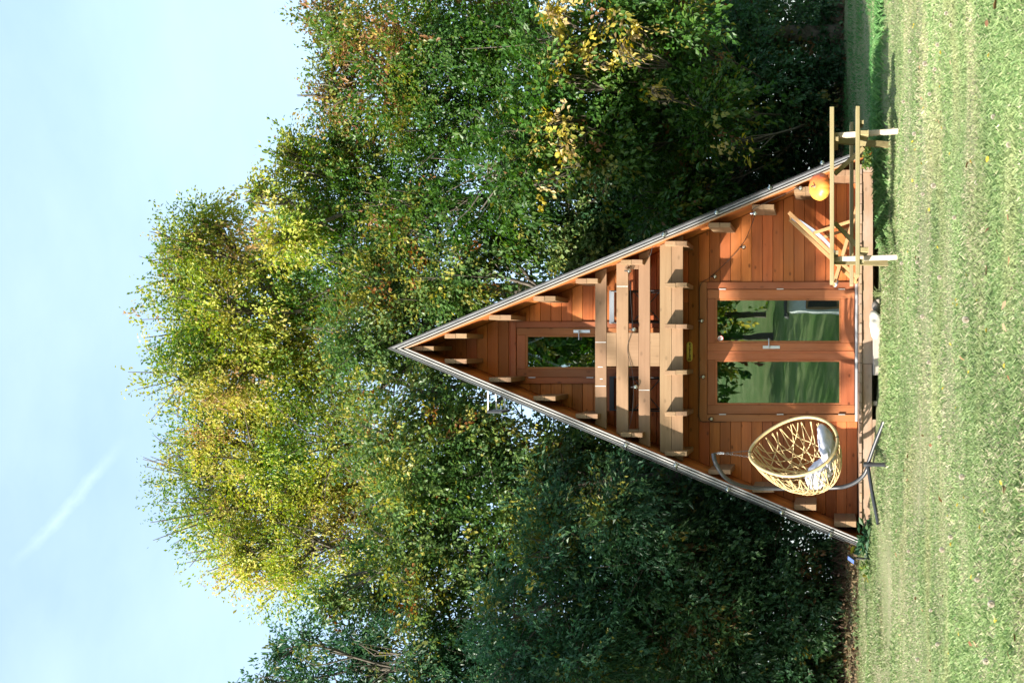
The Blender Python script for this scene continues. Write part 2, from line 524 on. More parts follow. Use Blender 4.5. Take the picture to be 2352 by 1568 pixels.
def ground_mat():
    mt, n, l, b = new_mat('meadow_ground')
    t = n.new('ShaderNodeTexCoord')

    def noise(sc_, det=6.0, rgh=0.6, scale=(1, 1, 1)):
        mp = n.new('ShaderNodeMapping'); mp.inputs['Scale'].default_value = scale
        l.new(t.outputs['Object'], mp.inputs['Vector'])
        z = n.new('ShaderNodeTexNoise'); z.inputs['Scale'].default_value = sc_; z.inputs['Detail'].default_value = det
        z.inputs['Roughness'].default_value = rgh
        l.new(mp.outputs[0], z.inputs['Vector']); return z.outputs['Fac']

    def mix(f, a, bcol):
        m_ = n.new('ShaderNodeMix'); m_.data_type = 'RGBA'
        l.new(f, m_.inputs['Factor'])
        for s, v in (('A', a), ('B', bcol)):
            if isinstance(v, tuple): m_.inputs[s].default_value = (*v, 1)
            else: l.new(v, m_.inputs[s])
        return m_.outputs['Result']

    def rng(v, a, b_, c=0.0, d=1.0):
        r = n.new('ShaderNodeMapRange'); r.inputs[1].default_value = a; r.inputs[2].default_value = b_
        r.inputs[3].default_value = c; r.inputs[4].default_value = d
        l.new(v, r.inputs[0]); return r.outputs[0]

    col = mix(rng(noise(1.4), 0.35, 0.65), (0.15, 0.19, 0.075), (0.25, 0.275, 0.135))
    col = mix(rng(noise(38.0, 4.0, 0.7), 0.45, 0.7, 0, 0.7), col, (0.29, 0.275, 0.18))
    col = mix(rng(noise(0.9, 5.0, 0.6, (0.55, 1.6, 1)), 0.56, 0.70, 0, 0.75), col, (0.37, 0.305, 0.22))
    col = mix(rng(noise(110.0, 2.0), 0.50, 0.68, 0, 0.35), col, (0.06, 0.09, 0.03))
    sep = n.new('ShaderNodeSeparateXYZ'); l.new(t.outputs['Object'], sep.inputs[0])
    wob = n.new('ShaderNodeMath'); wob.operation = 'MULTIPLY_ADD'
    l.new(noise(0.9, 5.0), wob.inputs[0]); wob.inputs[1].default_value = 2.4; l.new(sep.outputs['Y'], wob.inputs[2])
    xs = n.new('ShaderNodeMath'); xs.operation = 'MULTIPLY_ADD'
    l.new(rng(sep.outputs['X'], -2.0, 1.0, 0.0, 1.0), xs.inputs[0]); xs.inputs[1].default_value = -4.0; l.new(wob.outputs[0], xs.inputs[2])
    lit = rng(xs.outputs[0], 19.2, 20.2)
    dead = mix(rng(noise(45.0, 3.0), 0.4, 0.65), (0.10, 0.065, 0.035), (0.23, 0.16, 0.09))
    col = mix(lit, col, dead)
    col = mix(rng(sep.outputs['Y'], -9.0, -6.0, 1.0, 0.0), col, mix(rng(noise(0.5, 5.0), 0.4, 0.6), (0.10, 0.185, 0.04), (0.20, 0.25, 0.09)))
    l.new(col, b.inputs['Base Color'])
    b.inputs['Roughness'].default_value = 0.95; b.inputs['Specular IOR Level'].default_value = 0.1
    bp = n.new('ShaderNodeBump'); bp.inputs['Strength'].default_value = 0.8; bp.inputs['Distance'].default_value = 0.03
    l.new(noise(55.0, 5.0, 0.7), bp.inputs['Height']); l.new(bp.outputs[0], b.inputs['Normal'])
    return mt


def axis_pts(parts):
    out = []
    for a, b_, s in parts:
        out.append(np.arange(a, b_, s))
    return np.concatenate(out + [np.array([parts[-1][1]])])


gx = axis_pts([(-160, -40, 20), (-40, -8, 2.0), (-8, 8, 0.08), (8, 40, 2.0), (40, 160, 20)])
gy = axis_pts([(-160, -60, 20), (-60, -6, 2.0), (-6, 4, 0.5), (4, 13, 0.12), (13, 18, 0.05), (18, 28, 0.25), (28, 60, 4), (60, 200, 20)])
XX, YY = np.meshgrid(gx, gy)
ZZ = G(XX, YY)
nx, ny = len(gx), len(gy)
idx = np.arange(nx * ny).reshape(ny, nx)
F = np.stack([idx[:-1, :-1], idx[:-1, 1:], idx[1:, 1:], idx[1:, :-1]], -1).reshape(-1, 4)
lawn = link_mesh('lawn', np_mesh('lawn', np.stack([XX, YY, ZZ], -1).reshape(-1, 3), F, True), ground_mat(), None, (0, 0, 0))
tag(lawn, kind='structure')

# ------------------------------------------------------------------ cabin
YF, YW, YR, YB = 16.05, 16.90, 16.30, 21.9     # roof front edge, wall face, balcony rails, back gable
ZA, SL, CO = 6.37, 0.42, 0.9219                # outer apex height, run per rise, cos of the pitch
ROOF_T = 0.085


def x_in(z, t=ROOF_T):
    return (ZA - z) * SL - t / CO


cabin = thing('a_frame_cabin', (0, 19.0, 0.2), 'brown wooden A-frame cabin with a balcony, standing on the lawn under tall trees', 'cabin')


def part(name, parent, cls=None):
    """An empty part that only holds its pieces."""
    o = bpy.data.objects.new(name, None); C.objects.link(o)
    o.parent = parent; o.location = (0, 0, 0); o.empty_display_size = 0.05
    return o


wall = part('front_wall', cabin)
# door openings (casing outer edges)
D1 = dict(x0=-0.9755, x1=0.888, z1=2.522)
D2 = dict(x0=-0.469, x1=0.359, z0=2.90, z1=5.043)
PITCH = 0.1415
z = 0.405
rows = 0
wr = random.Random(3)
while z < 6.05:
    zt = min(z + PITCH - 0.003, 6.08)
    zl = z + 0.001
    xa, xb = x_in(zl) - 0.004, x_in(zt) - 0.004
    if xb < 0.02: xb = 0.01
    segs = []
    full = None
    if zl < D1['z1'] - 0.05: full = D1
    elif zl > D2['z0'] - 0.06 and zl < D2['z1'] - 0.05: full = D2
    if full is None:
        cuts = [-1, 1]
        if xa > 1.2 and rows % 2 == 0:
            cuts = [-1, wr.uniform(-0.5, 0.5), 1]
        for a, b_ in zip(cuts[:-1], cuts[1:]):
            la = (-xa, -xb) if a == -1 else (a * xa + 0.0015, a * xa + 0.0015)
            lb = (xa, xb) if b_ == 1 else (b_ * xa - 0.0015, b_ * xa - 0.0015)
            segs.append([(la[0], zl), (lb[0], zl), (lb[1], zt), (la[1], zt)])
    else:
        ztop = zt
        segs.append([(-xa, zl), (full['x0'] - 0.001, zl), (full['x0'] - 0.001, ztop), (-xb, ztop)])
        segs.append([(full['x1'] + 0.001, zl), (xa, zl), (xb, ztop), (full['x1'] + 0.001, ztop)])
        if full['z1'] < zt - 0.02:      # strip over the casing
            segs.append([(full['x0'], full['z1'] + 0.001), (full['x1'], full['z1'] + 0.001), (full['x1'], ztop), (full['x0'], ztop)])
    for poly in segs:
        dy = wr.uniform(0, 0.003)
        prism('plank', poly, YW + dy, YW + 0.045, M['wall_x'], wall, 0.004)
    z += PITCH; rows += 1

# back gable, interior floor and loft floor
back = prism('back_wall', [(-x_in(0.35), 0.35), (x_in(0.35), 0.35), (0.0, 6.10)], YB - 0.25, YB - 0.2, M['rooms'], cabin, 0)
box('inside_floor', -2.35, 2.35, YW + 0.05, YB - 0.26, 0.33, 0.40, M['rooms'], cabin, 0)
box('loft_floor', -1.28, 1.28, YW + 0.05, YB - 0.26, 2.66, 2.74, M['rooms'], cabin, 0)


def slope_poly(side, t0, t1, zb, zt_cut=None):
    """Strip of roof between depths t0 < t1 under the outer surface, down to height zb."""
    a, b_ = t0 / CO, t1 / CO
    g = 0.0015
    p = [(g, ZA - (a + g) / SL), ((ZA - zb) * SL - a, zb), ((ZA - zb) * SL - b_, zb), (g, ZA - (b_ + g) / SL)]
    return [(side * x, z_) for x, z_ in p]


for side, zb in ((1, 0.33), (-1, 0.30)):
    roof = part('roof', cabin)
    prism('roof_felt', slope_poly(side, -0.010, 0.004, zb), YF - 0.012, YB, M['felt'], roof, 0)
    prism('roof_panel', slope_poly(side, 0.006, 0.083, zb + 0.02), YW + 0.046, YB - 0.02, M['roof_under'], roof, 0)
    prism('roof_sheathing', slope_poly(side, 0.006, 0.056, zb + 0.02), YF + 0.03, YW + 0.044, M['felt'], roof, 0)
    y = YF + 0.032
    while y < YW + 0.03:
        prism('roof_board', slope_poly(side, 0.058, ROOF_T, zb + 0.015), y, min(y + 0.138, YW + 0.043), M['roof_under'], roof, 0.003)
        y += 0.141
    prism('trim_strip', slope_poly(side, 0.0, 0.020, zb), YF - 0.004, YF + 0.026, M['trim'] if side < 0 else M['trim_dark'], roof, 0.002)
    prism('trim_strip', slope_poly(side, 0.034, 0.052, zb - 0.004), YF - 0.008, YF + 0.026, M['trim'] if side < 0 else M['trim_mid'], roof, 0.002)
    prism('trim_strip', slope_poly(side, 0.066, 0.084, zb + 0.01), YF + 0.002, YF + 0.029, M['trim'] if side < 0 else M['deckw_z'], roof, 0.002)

# purlins: two tongue and groove boards stacked, ends in view under the eaves
PTOP = [929, 1021, 1123, 1225, 1322, 1425, 1527, 1627, 1727, 1824, 1916]
YP = 16.12
for k, ptop in enumerate(PTOP):
    for side in ((1,) if k == 0 else (1, -1)):
        zt = EYE + (HZ - ptop) * YP / FOC
        w_ = 0.058 if k < 9 else 0.075
        if k == 0:
            xo = 0.029
            zt = 6.115
        else:
            xo = x_in(zt) - 0.002
        pu = part('purlin', cabin)
        hh = 0.141
        for q in range(2):
            z1 = zt - q * hh - (0.0025 if q else 0)
            z0 = zt - (q + 1) * hh
            xo_, xi_ = xo, xo - w_
            dx = 0.004 * (wr.random() - 0.5)
            if k == 0:
                poly = [(-0.029, z0), (0.029, z0), (0.029, z1 - (0.05 if q == 0 else 0)), (0.01, z1), (-0.01, z1), (-0.029, z1 - (0.05 if q == 0 else 0))]
            else:
                ch = 0.012 if q == 0 else 0.0
                poly = [(xi_ + dx, z0), (xo_ + dx, z0), (xo_ + dx, z1 - ch * 1.8), (xo_ + dx - ch * 0.7, z1), (xi_ + dx, z1)]
                poly = [(side * x, z_) for x, z_ in poly]
            prism('purlin_board', poly, YP + 0.006 * wr.random(), YW - 0.001, M['pale_y'], pu, 0.003)

# balcony
balc = part('balcony', cabin)
RAILS = [(3.804, 3.658), (3.529, 3.377), (3.242, 3.096), (2.968, 2.818), (2.815, 2.671)]
for i, (zt, zb) in enumerate(RAILS):
    xa, xb = x_in(zb) - 0.008, x_in(zt) - 0.008
    prism('rail_board', [(-xa, zb), (xa, zb), (xb, zt), (-xb, zt)], YR + (0.0 if i < 3 else 0.001), YR + 0.045, M['pale_x'], balc, 0.003)
for zt, zb in ((3.656, 3.531), (3.375, 3.244), (3.094, 2.970)):
    box('post_board', -0.228, 0.203, YR + 0.003, YR + 0.042, zb, zt, M['pale_z'], balc, 0.003)
for xs_ in (1.07, -1.09):
    box('post_board', xs_ - 0.045, xs_ + 0.045, YR + 0.005, YR + 0.042, 3.244, 3.375, M['pale_x'], balc, 0.003)
for p0, p1, py, in ((1367.5, 1392, 785.8), (1416.5, 1442, 657.7), (1373, 1384, 842.5), (1367.5, 1391, 886.5), (1467.5, 1492, 895.6), (1378, 1384, 870)):
    a_, b_ = W(p0, py, YR - 0.001), W(p1, py, YR - 0.001)
    box('paint_mark', a_.x - 0.004, a_.x + 0.004, YR - 0.0012, YR - 0.0002, b_.z, a_.z, M['white'], balc, 0)
for py in (654.5, 749, 855, 949.5):
    xj = (CY - py) * 16.18 / FOC
    jo = part('balcony_joist', balc)
    jo.name = 'joist_holder'
    bpy.data.objects.remove(jo)
    for q in range(2):
        z1 = 2.884 - q * 0.1425
        xo = xj + wr.uniform(-0.004, 0.004)
        box('joist_board', xo - 0.028, xo + 0.028, 16.14 + 0.006 * wr.random(), YW - 0.002, z1 - 0.141, z1, M['pale_y'], balc, 0.004)
y = YR + 0.05
while y < YW - 0.05:
    box('floor_board', -x_in(2.9) + 0.03, x_in(2.9) - 0.03, y, min(y + 0.137, YW - 0.003), 2.882, 2.906, M['wall_x'], balc, 0.003)
    y += 0.14

# ground floor double door
CAS = YW - 0.022


def casing(x0, x1, z0, z1, wd, top_w, parent, mx, mz):
    fr = part('door_casing', parent)
    box('casing_board', x0, x0 + wd, CAS, YW + 0.03, z0, z1 - top_w - 0.001, mz, fr, 0.004)
    box('casing_board', x1 - wd, x1, CAS, YW + 0.03, z0, z1 - top_w - 0.001, mz, fr, 0.004)
    box('casing_board', x0, x1, CAS - 0.002, YW + 0.03, z1 - top_w, z1, mx, fr, 0.004)


def door_leaf(x0, x1, z0, z1, px0, px1, pz0, pz1, hinge_x, hinges, parent):
    d = part('door', parent)
    ya, yb = YW - 0.006, YW + 0.050
    box('stile', x0, px0, ya, yb, z0, z1, M['door_z'], d, 0.004)
    box('stile', px1, x1, ya, yb, z0, z1, M['door_z'], d, 0.004)
    box('rail', px0 + 0.001, px1 - 0.001, ya + 0.001, yb, pz1, z1 - 0.001, M['door_x'], d, 0.004)
    box('rail', px0 + 0.001, px1 - 0.001, ya + 0.001, yb, z0 + 0.001, pz0, M['door_x'], d, 0.004)
    bm = bmesh.new(); bw = 0.026
    ba, bb = ya + 0.008, ya + 0.024
    bm_box(bm, px0, px0 + bw, ba, bb, pz0, pz1, 0.003); bm_box(bm, px1 - bw, px1, ba, bb, pz0, pz1, 0.003)
    bm_box(bm, px0 + bw, px1 - bw, ba, bb, pz1 - bw, pz1, 0.003); bm_box(bm, px0 + bw, px1 - bw, ba, bb, pz0, pz0 + bw, 0.003)
    bm_to('glazing_bead', bm, M['door_z'], d)
    box('pane', px0 + 0.002, px1 - 0.002, ya + 0.026, ya + 0.030, pz0 + 0.002, pz1 - 0.002, M['pane'], d, 0)
    for hz in hinges:
        V, F = tube_np([(hinge_x, CAS - 0.004, hz - 0.045), (hinge_x, CAS - 0.004, hz + 0.045)], 0.008, 8)
        link_mesh('hinge', np_mesh('hinge', V, F, True), M['metal'], d)
    return d


def handle(d, x, z0, z1, lever_z, dirx):
    bm = bmesh.new(); bm_box(bm, x - 0.021, x + 0.021, YW - 0.017, YW - 0.0065, z0, z1, 0.003)
    bm_to('handle_plate', bm, M['alu'], d)
    pts = smoothpath([(x, YW - 0.010, lever_z), (x, YW - 0.055, lever_z), (x + dirx * 0.02, YW - 0.066, lever_z), (x + dirx * 0.115, YW - 0.066, lever_z)], 16)
    tubes('handle_lever', [(pts, 0.009)], M['metal'], d, 8)
    V, F = tube_np([(x, YW - 0.0175, z0 + 0.055), (x, YW - 0.0195, z0 + 0.055)], 0.009, 10)
    link_mesh('lock_cylinder', np_mesh('lock_cylinder', V, F), M['charcoal'], d)


casing(D1['x0'], D1['x1'], 0.405, D1['z1'], 0.094, 0.104, cabin, M['door_x'], M['door_z'])
hz1 = [EYE + (HZ - p) / 171.6 for p in (1660, 1792, 1933)]
dr = door_leaf(-0.041, 0.787, 0.442, 2.414, 0.076, 0.668, 0.622, 2.308, 0.793, hz1, cabin)
dl = door_leaf(-0.877, -0.0485, 0.442, 2.414, -0.755, -0.152, 0.622, 2.308, -0.880, hz1, cabin)
handle(dr, 0.017, 1.44, 1.672, 1.587, 1)
box('astragal', -0.060, -0.034, YW - 0.012, YW - 0.0065, 0.45, 2.41, M['door_z'], dl, 0.003)
box('threshold', -0.975, 0.888, YW - 0.045, YW + 0.05, 0.402, 0.438, M['alu'], cabin, 0.004)
# balcony door
casing(D2['x0'], D2['x1'], 2.908, D2['z1'], 0.080, 0.072, cabin, M['door_x'], M['door_z'])
hz2 = [EYE + (HZ - p) / 171.6 for p in (1223, 1356, 1490)]
ud = door_leaf(-0.386, 0.276, 2.915, 4.966, -0.275, 0.180, 3.195, 4.845, -0.389, hz2, cabin)
handle(ud, 0.228, 3.98, 4.205, 4.12, -1)

# no smoking sticker on the right hand pane
sx, sz = (CY - 777.2) / 171.6, EYE + (HZ - 1654.2) / 171.6
yp = YW - 0.006 + 0.0255


def disc(name, cx, cz, r0, r1, y, mat, parent, seg=28):
    V, F = [], []
    for k in range(seg):
        a = 2 * math.pi * k / seg
        V += [(cx + r0 * math.cos(a), y, cz + r0 * math.sin(a)), (cx + r1 * math.cos(a), y, cz + r1 * math.sin(a))]
    for k in range(seg):
        j = (k + 1) % seg
        F.append((2 * k, 2 * k + 1, 2 * j + 1, 2 * j))
    return link_mesh(name, np_mesh(name, V, F), mat, parent)


stk = thing('sticker', (sx, yp, sz), 'round red and white prohibition sticker in the corner of the door pane', 'sticker')
disc('sticker_face', sx, sz, 0.001, 0.0365, yp - 0.0006, M['white'], stk)
disc('sticker_ring', sx, sz, 0.0355, 0.042, yp - 0.001, M['red'], stk)
bm = bmesh.new()
bm_beam(bm, (sx + 0.004, yp - 0.0016, sz - 0.026), (sx + 0.004, yp - 0.0016, sz + 0.016), 0.007, 0.0008, (0, 1, 0), 0)
for k in range(10):
    a0, a1 = math.pi * k / 10, math.pi * (k + 1) / 10
    cxx, czz = sx - 0.006, sz + 0.014
    bm_beam(bm, (cxx + 0.012 * math.cos(a0), yp - 0.0016, czz + 0.010 * math.sin(a0)), (cxx + 0.012 * math.cos(a1), yp - 0.0016, czz + 0.010 * math.sin(a1)), 0.006, 0.0008, (0, 1, 0), 0)
bm_beam(bm, (sx - 0.018, yp - 0.0016, sz + 0.013), (sx - 0.018, yp - 0.0016, sz - 0.004), 0.006, 0.0008, (0, 1, 0), 0)
bm_to('sticker_symbol', bm, M['navy'], stk)
bm = bmesh.new()
bm_beam(bm, (sx - 0.026, yp - 0.0022, sz + 0.026), (sx + 0.026, yp - 0.0022, sz - 0.026), 0.006, 0.0006, (0, 1, 0), 0)
bm_to('sticker_bar', bm, M['red'], stk)

# welcome sign over the doors
gxs, gzs = (CY - 807.6) / 171.6, EYE + (HZ - 1583.8) / 171.6
sg = thing('welcome_sign', (gxs, YW, gzs), 'small gold plate reading Bienvenue over the double doors', 'sign')


def stadium(hw, hh, seg=10):
    r = hh; pts = []
    for k in range(seg + 1):
        a = -math.pi / 2 + math.pi * k / seg; pts.append((hw - r + r * math.cos(a), r * math.sin(a)))
    for k in range(seg + 1):
        a = math.pi / 2 + math.pi * k / seg; pts.append((-hw + r + r * math.cos(a), r * math.sin(a)))
    return [(gxs + x, gzs + z_) for x, z_ in pts]


prism('sign_plate', stadium(0.131, 0.039), YW - 0.018, YW - 0.001, M['brass'], sg, 0.004)
rim = [(x, YW - 0.0185, z_) for x, z_ in stadium(0.121, 0.030)]
V, F = tube_np(rim, 0.0013, 5, True)
link_mesh('sign_line', np_mesh('sign_line', V, F), M['ink'], sg)
fc = bpy.data.curves.new('lettering', 'FONT'); fc.body = 'Bienvenue'; fc.size = 0.056; fc.extrude = 0.001; fc.offset = 0.0012
fc.align_x = 'CENTER'; fc.align_y = 'CENTER'; fc.space_character = 1.02
fc.materials.append(M['ink'])
fo = bpy.data.objects.new('lettering', fc); C.objects.link(fo); fo.parent = sg
fo.location = (0, -0.0195, -0.002); fo.rotation_euler = (math.pi / 2, 0, 0)
bpy.context.view_layer.update()
lm = bpy.data.meshes.new_from_object(fo.evaluated_get(bpy.context.evaluated_depsgraph_get()))
bpy.data.objects.remove(fo)
fo = bpy.data.objects.new('lettering', lm); C.objects.link(fo); fo.parent = sg
fo.location = (0, -0.0195, -0.002); fo.rotation_euler = (math.pi / 2, 0, 0)
rp_ = [(gxs + 0.001 + 0.014 * math.cos(a), YW - 0.008, gzs + 0.053 + 0.016 * math.sin(a)) for a in np.linspace(0, 2 * math.pi, 15)[:-1]]
V, F = tube_np(rp_, 0.0022, 5, True)
link_mesh('sign_hook', np_mesh('sign_hook', V, F), M['black'], sg)

# deck: boards run front to back, a face board under their ends
deck = part('deck', cabin)
x = -2.20
while x < 2.26:
    dz = wr.uniform(-0.002, 0.002); dyy = wr.uniform(-0.012, 0.012)
    box('deck_board', x, x + 0.121, 16.0 + dyy, YW - 0.05, 0.366 + dz, 0.398 + dz, M['deckw_y'], deck, 0.004)
    x += 0.126
for x0, x1, z0, dy in ((-2.236, -0.195, 0.238, 0.0), (-0.192, 2.235, 0.226, -0.004)):
    box('face_board', x0, x1, 16.035 + dy, 16.075, z0, 0.362, M['deckw_x'], deck, 0.004)
box('face_board', -2.236, -0.9, 16.041, 16.07, 0.12, 0.234, M['deckw_x'], deck, 0.004)
box('end_beam', 2.238, 2.300, 15.99, YW, 0.215, 0.352, M['deckw_y'], deck, 0.006)
box('end_beam', -2.300, -2.240, 15.99, YW, 0.215, 0.352, M['deckw_y'], deck, 0.006)
for xb_ in (-2.0, -0.7, 0.6, 1.9):
    box('joist', xb_ - 0.03, xb_ + 0.03, 16.10, YW, 0.13, 0.364, M['grey_y'], deck, 0.004)
# low step of grey boards
stp = thing('deck_step', (-0.08, 15.8, 0.16), 'low grey plank step against the middle of the deck', 'step')
box('step_board', -0.335, 0.195, 15.84, 15.985, 0.205, 0.232, M['grey_x'], stp, 0.004)
box('step_board', -0.335, 0.195, 15.80, 15.835, 0.145, 0.226, M['grey_x'], stp, 0.004)
box('step_side', -0.330, -0.295, 15.84, 15.98, 0.10, 0.203, M['grey_y'], stp, 0.004)
box('step_side', 0.155, 0.190, 15.84, 15.98, 0.10, 0.203, M['grey_y'], stp, 0.004)


def rock(name, c, r, mat, seed, label, amp=0.28):
    bm = bmesh.new(); bmesh.ops.create_icosphere(bm, subdivisions=3, radius=1.0)
    rr = np.random.default_rng(seed); ph = rr.uniform(0, 6, (5, 3)); fq = rr.uniform(1.2, 3.6, (5, 3))
    for v in bm.verts:
        s = sum(math.sin(fq[i][0] * v.co.x + ph[i][0]) * math.sin(fq[i][1] * v.co.y + ph[i][1]) * math.cos(fq[i][2] * v.co.z + ph[i][2]) for i in range(5))
        f = 1 + amp * s * 0.5
        v.co = Vector((c[0] + v.co.x * r[0] * f, c[1] + v.co.y * r[1] * f, c[2] + v.co.z * r[2] * f))
    o = bm_to(name, bm, mat, None, True)
    return tag(o, label, 'stone')


rock('white_stone', (0.30, 15.80, 0.195), (0.15, 0.085, 0.085), M['stone_w'], 4, 'large pale knobbly stone on the grass beside the deck step', 0.4)
rock('grey_stone', (0.515, 15.93, 0.185), (0.085, 0.08, 0.055), M['stone_g'], 8, 'dark grey stone half under the deck beside the pale stone')

# panel on white arms held out from the left roof slope
Yp = 17.4
a0 = W(1136, 890, Yp)
rp = thing('bracket_panel', W(1136, 945, Yp), 'dark panel held out from the left roof slope on white arms', 'panel')
pz0, pz1 = W(1154, 945, Yp).z, W(1119, 945, Yp).z
pxx = W(1136, 943, Yp).x
box('panel_plate', pxx - 0.035, pxx, Yp - 0.02, Yp + 0.42, pz0, pz1, M['charcoal'], rp, 0.006)
for f, yy in ((0.03, 0.02), (0.5, 0.1), (0.95, 0.2)):
    za = pz1 + (pz0 - pz1) * f
    zs = za + 0.06 * f
    xs_ = -((ZA - zs) * SL) + 0.0
    beam('panel_arm', (pxx, Yp + yy, za), (xs_ + 0.02, Yp + yy, zs), 0.014, 0.018, M['white'], rp, (0, 0, 1), 0.002)

# ------------------------------------------------------------------ string lights
lights = thing('string_lights', (0, 16.4, 2.6), 'black cable of clear round bulbs strung along roof edges, balcony and door', 'string lights')


def edge_pt(side, px, dy=-0.02, off=0.02):
    z_ = EYE + (HZ - px) * YF / FOC
    return np.array((side * ((ZA - z_) * SL + off), YF + dy, z_))


cab = []
right_b = [(1524.5, 539.8), (1645.8, 489.3), (1768, 433), (1888.8, 375)]
left_b = [(1437, 1022), (1552, 1067.7), (1671.6, 1123), (1795.5, 1176), (1907, 1227)]
bulbs = []


def runs(side, pxs):
    pts = []
    for a, b_ in zip(pxs[:-1], pxs[1:]):
        for t_ in np.linspace(0, 1, 8)[:-1]:
            p = edge_pt(side, a + (b_ - a) * t_)
            p[2] -= 0.03 * math.sin(math.pi * t_); p[0] += side * 0.012 * math.sin(math.pi * t_)
            pts.append(p)
    pts.append(edge_pt(side, pxs[-1]))
    return np.array(pts)


cab.append((runs(1, [1500] + [p for p, _ in right_b] + [1930]), 0.004))
cab.append((runs(-1, [1425] + [p for p, _ in left_b] + [1940]), 0.004))
for side, lst in ((1, right_b), (-1, left_b)):
    for px, py in lst:
        bulbs.append((np.array(W(px, py, YF - 0.02)), edge_pt(side, px)))
# along the balcony rail
bal = [W(1452, 600, YR - 0.04), W(1437, 615, YR - 0.05), W(1445, 625, YR - 0.03), W(1449, 690, YR - 0.03), W(1452, 752, YR - 0.03), W(1441, 800, YR - 0.012),
       W(1452, 850, YR - 0.02), W(1455, 890, YR - 0.03), W(1452, 950, YR - 0.03), W(1440, 1000, YR - 0.05), edge_pt(-1, 1437)]
cab.append((smoothpath([np.array(p) for p in bal], 50), 0.0035))
for px, py in ((1445, 621.8), (1456, 756.5), (1459.7, 888.3)):
    p = np.array(W(px, py, YR - 0.04)); bulbs.append((p, p + np.array((0, 0.01, 0.075))))
# from the right purlins down to the door and round its casing
Ya = YW - 0.03
dn = [W(1839, 428, YP - 0.02), W(1790, 452, YP + 0.02), W(1730, 480, YP - 0.02), W(1732, 500, YP + 0.2), W(1702, 566, YW - 0.12), W(1637, 632, Ya), W(1609, 654, CAS - 0.012), W(1607, 700, CAS - 0.012),
      W(1606, 800, CAS - 0.012), W(1606.5, 900, CAS - 0.012), W(1607, 962, CAS - 0.012), W(1632, 968, CAS - 0.012), W(1668, 968.5, YW - 0.012)]
cab.append((smoothpath([np.array(p) for p in dn], 90), 0.004))
for px, py, Y_, dz_ in ((1839, 432.7, YP - 0.05, 0.04), (1734, 490.4, YP - 0.02, 0.06), (1708, 567.3, YW - 0.13, 0.05), (1642, 635, YW - 0.06, 0.05), (1611.5, 736.7, CAS - 0.035, 0.03), (1615, 865, CAS - 0.035, 0.03), (1634, 962, CAS - 0.035, 0.02)):
    p = np.array(W(px, py, Y_)); bulbs.append((p, p + np.array((0, 0.01, dz_))))
# strip joining roof cable to balcony
cab.append((smoothpath([edge_pt(1, 1500), np.array(W(1492, 588, YR - 0.06)), np.array(W(1452, 600, YR - 0.04))], 14), 0.0035))
tubes('cable', cab, M['cable'], lights, 5)
bm_me = bpy.data.meshes.new('bulb'); bmb = bmesh.new(); bmesh.ops.create_icosphere(bmb, subdivisions=2, radius=0.032); bmb.to_mesh(bm_me); bmb.free()
bm_me.polygons.foreach_set('use_smooth', np.full(len(bm_me.polygons), True)); bm_me.materials.append(M['bulb'])
Vf, Ff = tube_np([(-0.008, 0, -0.012), (-0.004, 0, 0.010), (0.004, 0, 0.010), (0.008, 0, -0.012)], 0.0015, 4)
fil_me = np_mesh('filament', Vf, Ff); fil_me.materials.append(M['metal'])
for p, q in bulbs:
    b_ = bpy.data.objects.new('bulb', bm_me); C.objects.link(b_); b_.parent = lights
    b_.location = Vector(p) - wpos(lights)
    f_ = bpy.data.objects.new('filament', fil_me); C.objects.link(f_); f_.parent = b_
    d = q - p; L = np.linalg.norm(d); d = d / max(L, 1e-6)
    V, F = tube_np([p + d * 0.024, p + d * min(0.06, max(L, 0.045))], 0.010, 6)
    link_mesh('lamp_holder', np_mesh('lamp_holder', V, F, True), M['cable'] if random.random() < 0.6 else M['metal'], b_)

# ------------------------------------------------------------------ trees
def srgb(r, g, b_):
    f = lambda c: (c / 12.92) if c <= 0.04045 else ((c + 0.055) / 1.055) ** 2.4
    return np.array([f(r / 255.), f(g / 255.), f(b_ / 255.)])


PAL = {   # leaf tints (albedo), weights
    'green': ([(0.040, 0.108, 0.018), (0.056, 0.130, 0.021), (0.085, 0.160, 0.026), (0.21, 0.21, 0.035), (0.18, 0.09, 0.035)], [.34, .32, .22, .09, .03]),
    'oak': ([(0.060, 0.130, 0.034), (0.085, 0.160, 0.042), (0.145, 0.215, 0.056), (0.28, 0.27, 0.05), (0.24, 0.10, 0.025)], [.24, .30, .30, .14, .02]),
    'paleoak': ([(0.085, 0.155, 0.050), (0.125, 0.200, 0.062), (0.19, 0.26, 0.085), (0.30, 0.29, 0.07), (0.24, 0.10, 0.025)], [.24, .32, .32, .11, .01]),
    'yellow': ([(0.095, 0.185, 0.026), (0.20, 0.28, 0.040), (0.36, 0.39, 0.066), (0.47, 0.43, 0.11), (0.36, 0.24, 0.10)], [.20, .29, .30, .17, .04]),
    'gold': ([(0.48, 0.40, 0.060), (0.52, 0.42, 0.14), (0.36, 0.34, 0.06), (0.52, 0.40, 0.20), (0.16, 0.21, 0.035)], [.3, .25, .17, .2, .08]),
    'russet': ([(0.080, 0.150, 0.025), (0.18, 0.20, 0.035), (0.36, 0.26, 0.070), (0.32, 0.19, 0.085), (0.27, 0.135, 0.065)], [.32, .26, .2, .15, .07]),
    'ash': ([(0.038, 0.108, 0.052), (0.052, 0.128, 0.060), (0.072, 0.150, 0.058), (0.18, 0.18, 0.03), (0.12, 0.14, 0.03)], [.4, .3, .18, .06, .06]),
    'dark': ([(0.037, 0.098, 0.042), (0.050, 0.120, 0.048), (0.068, 0.138, 0.048), (0.15, 0.14, 0.03), (0.13, 0.075, 0.03)], [.4, .34, .2, .03, .03]),
}


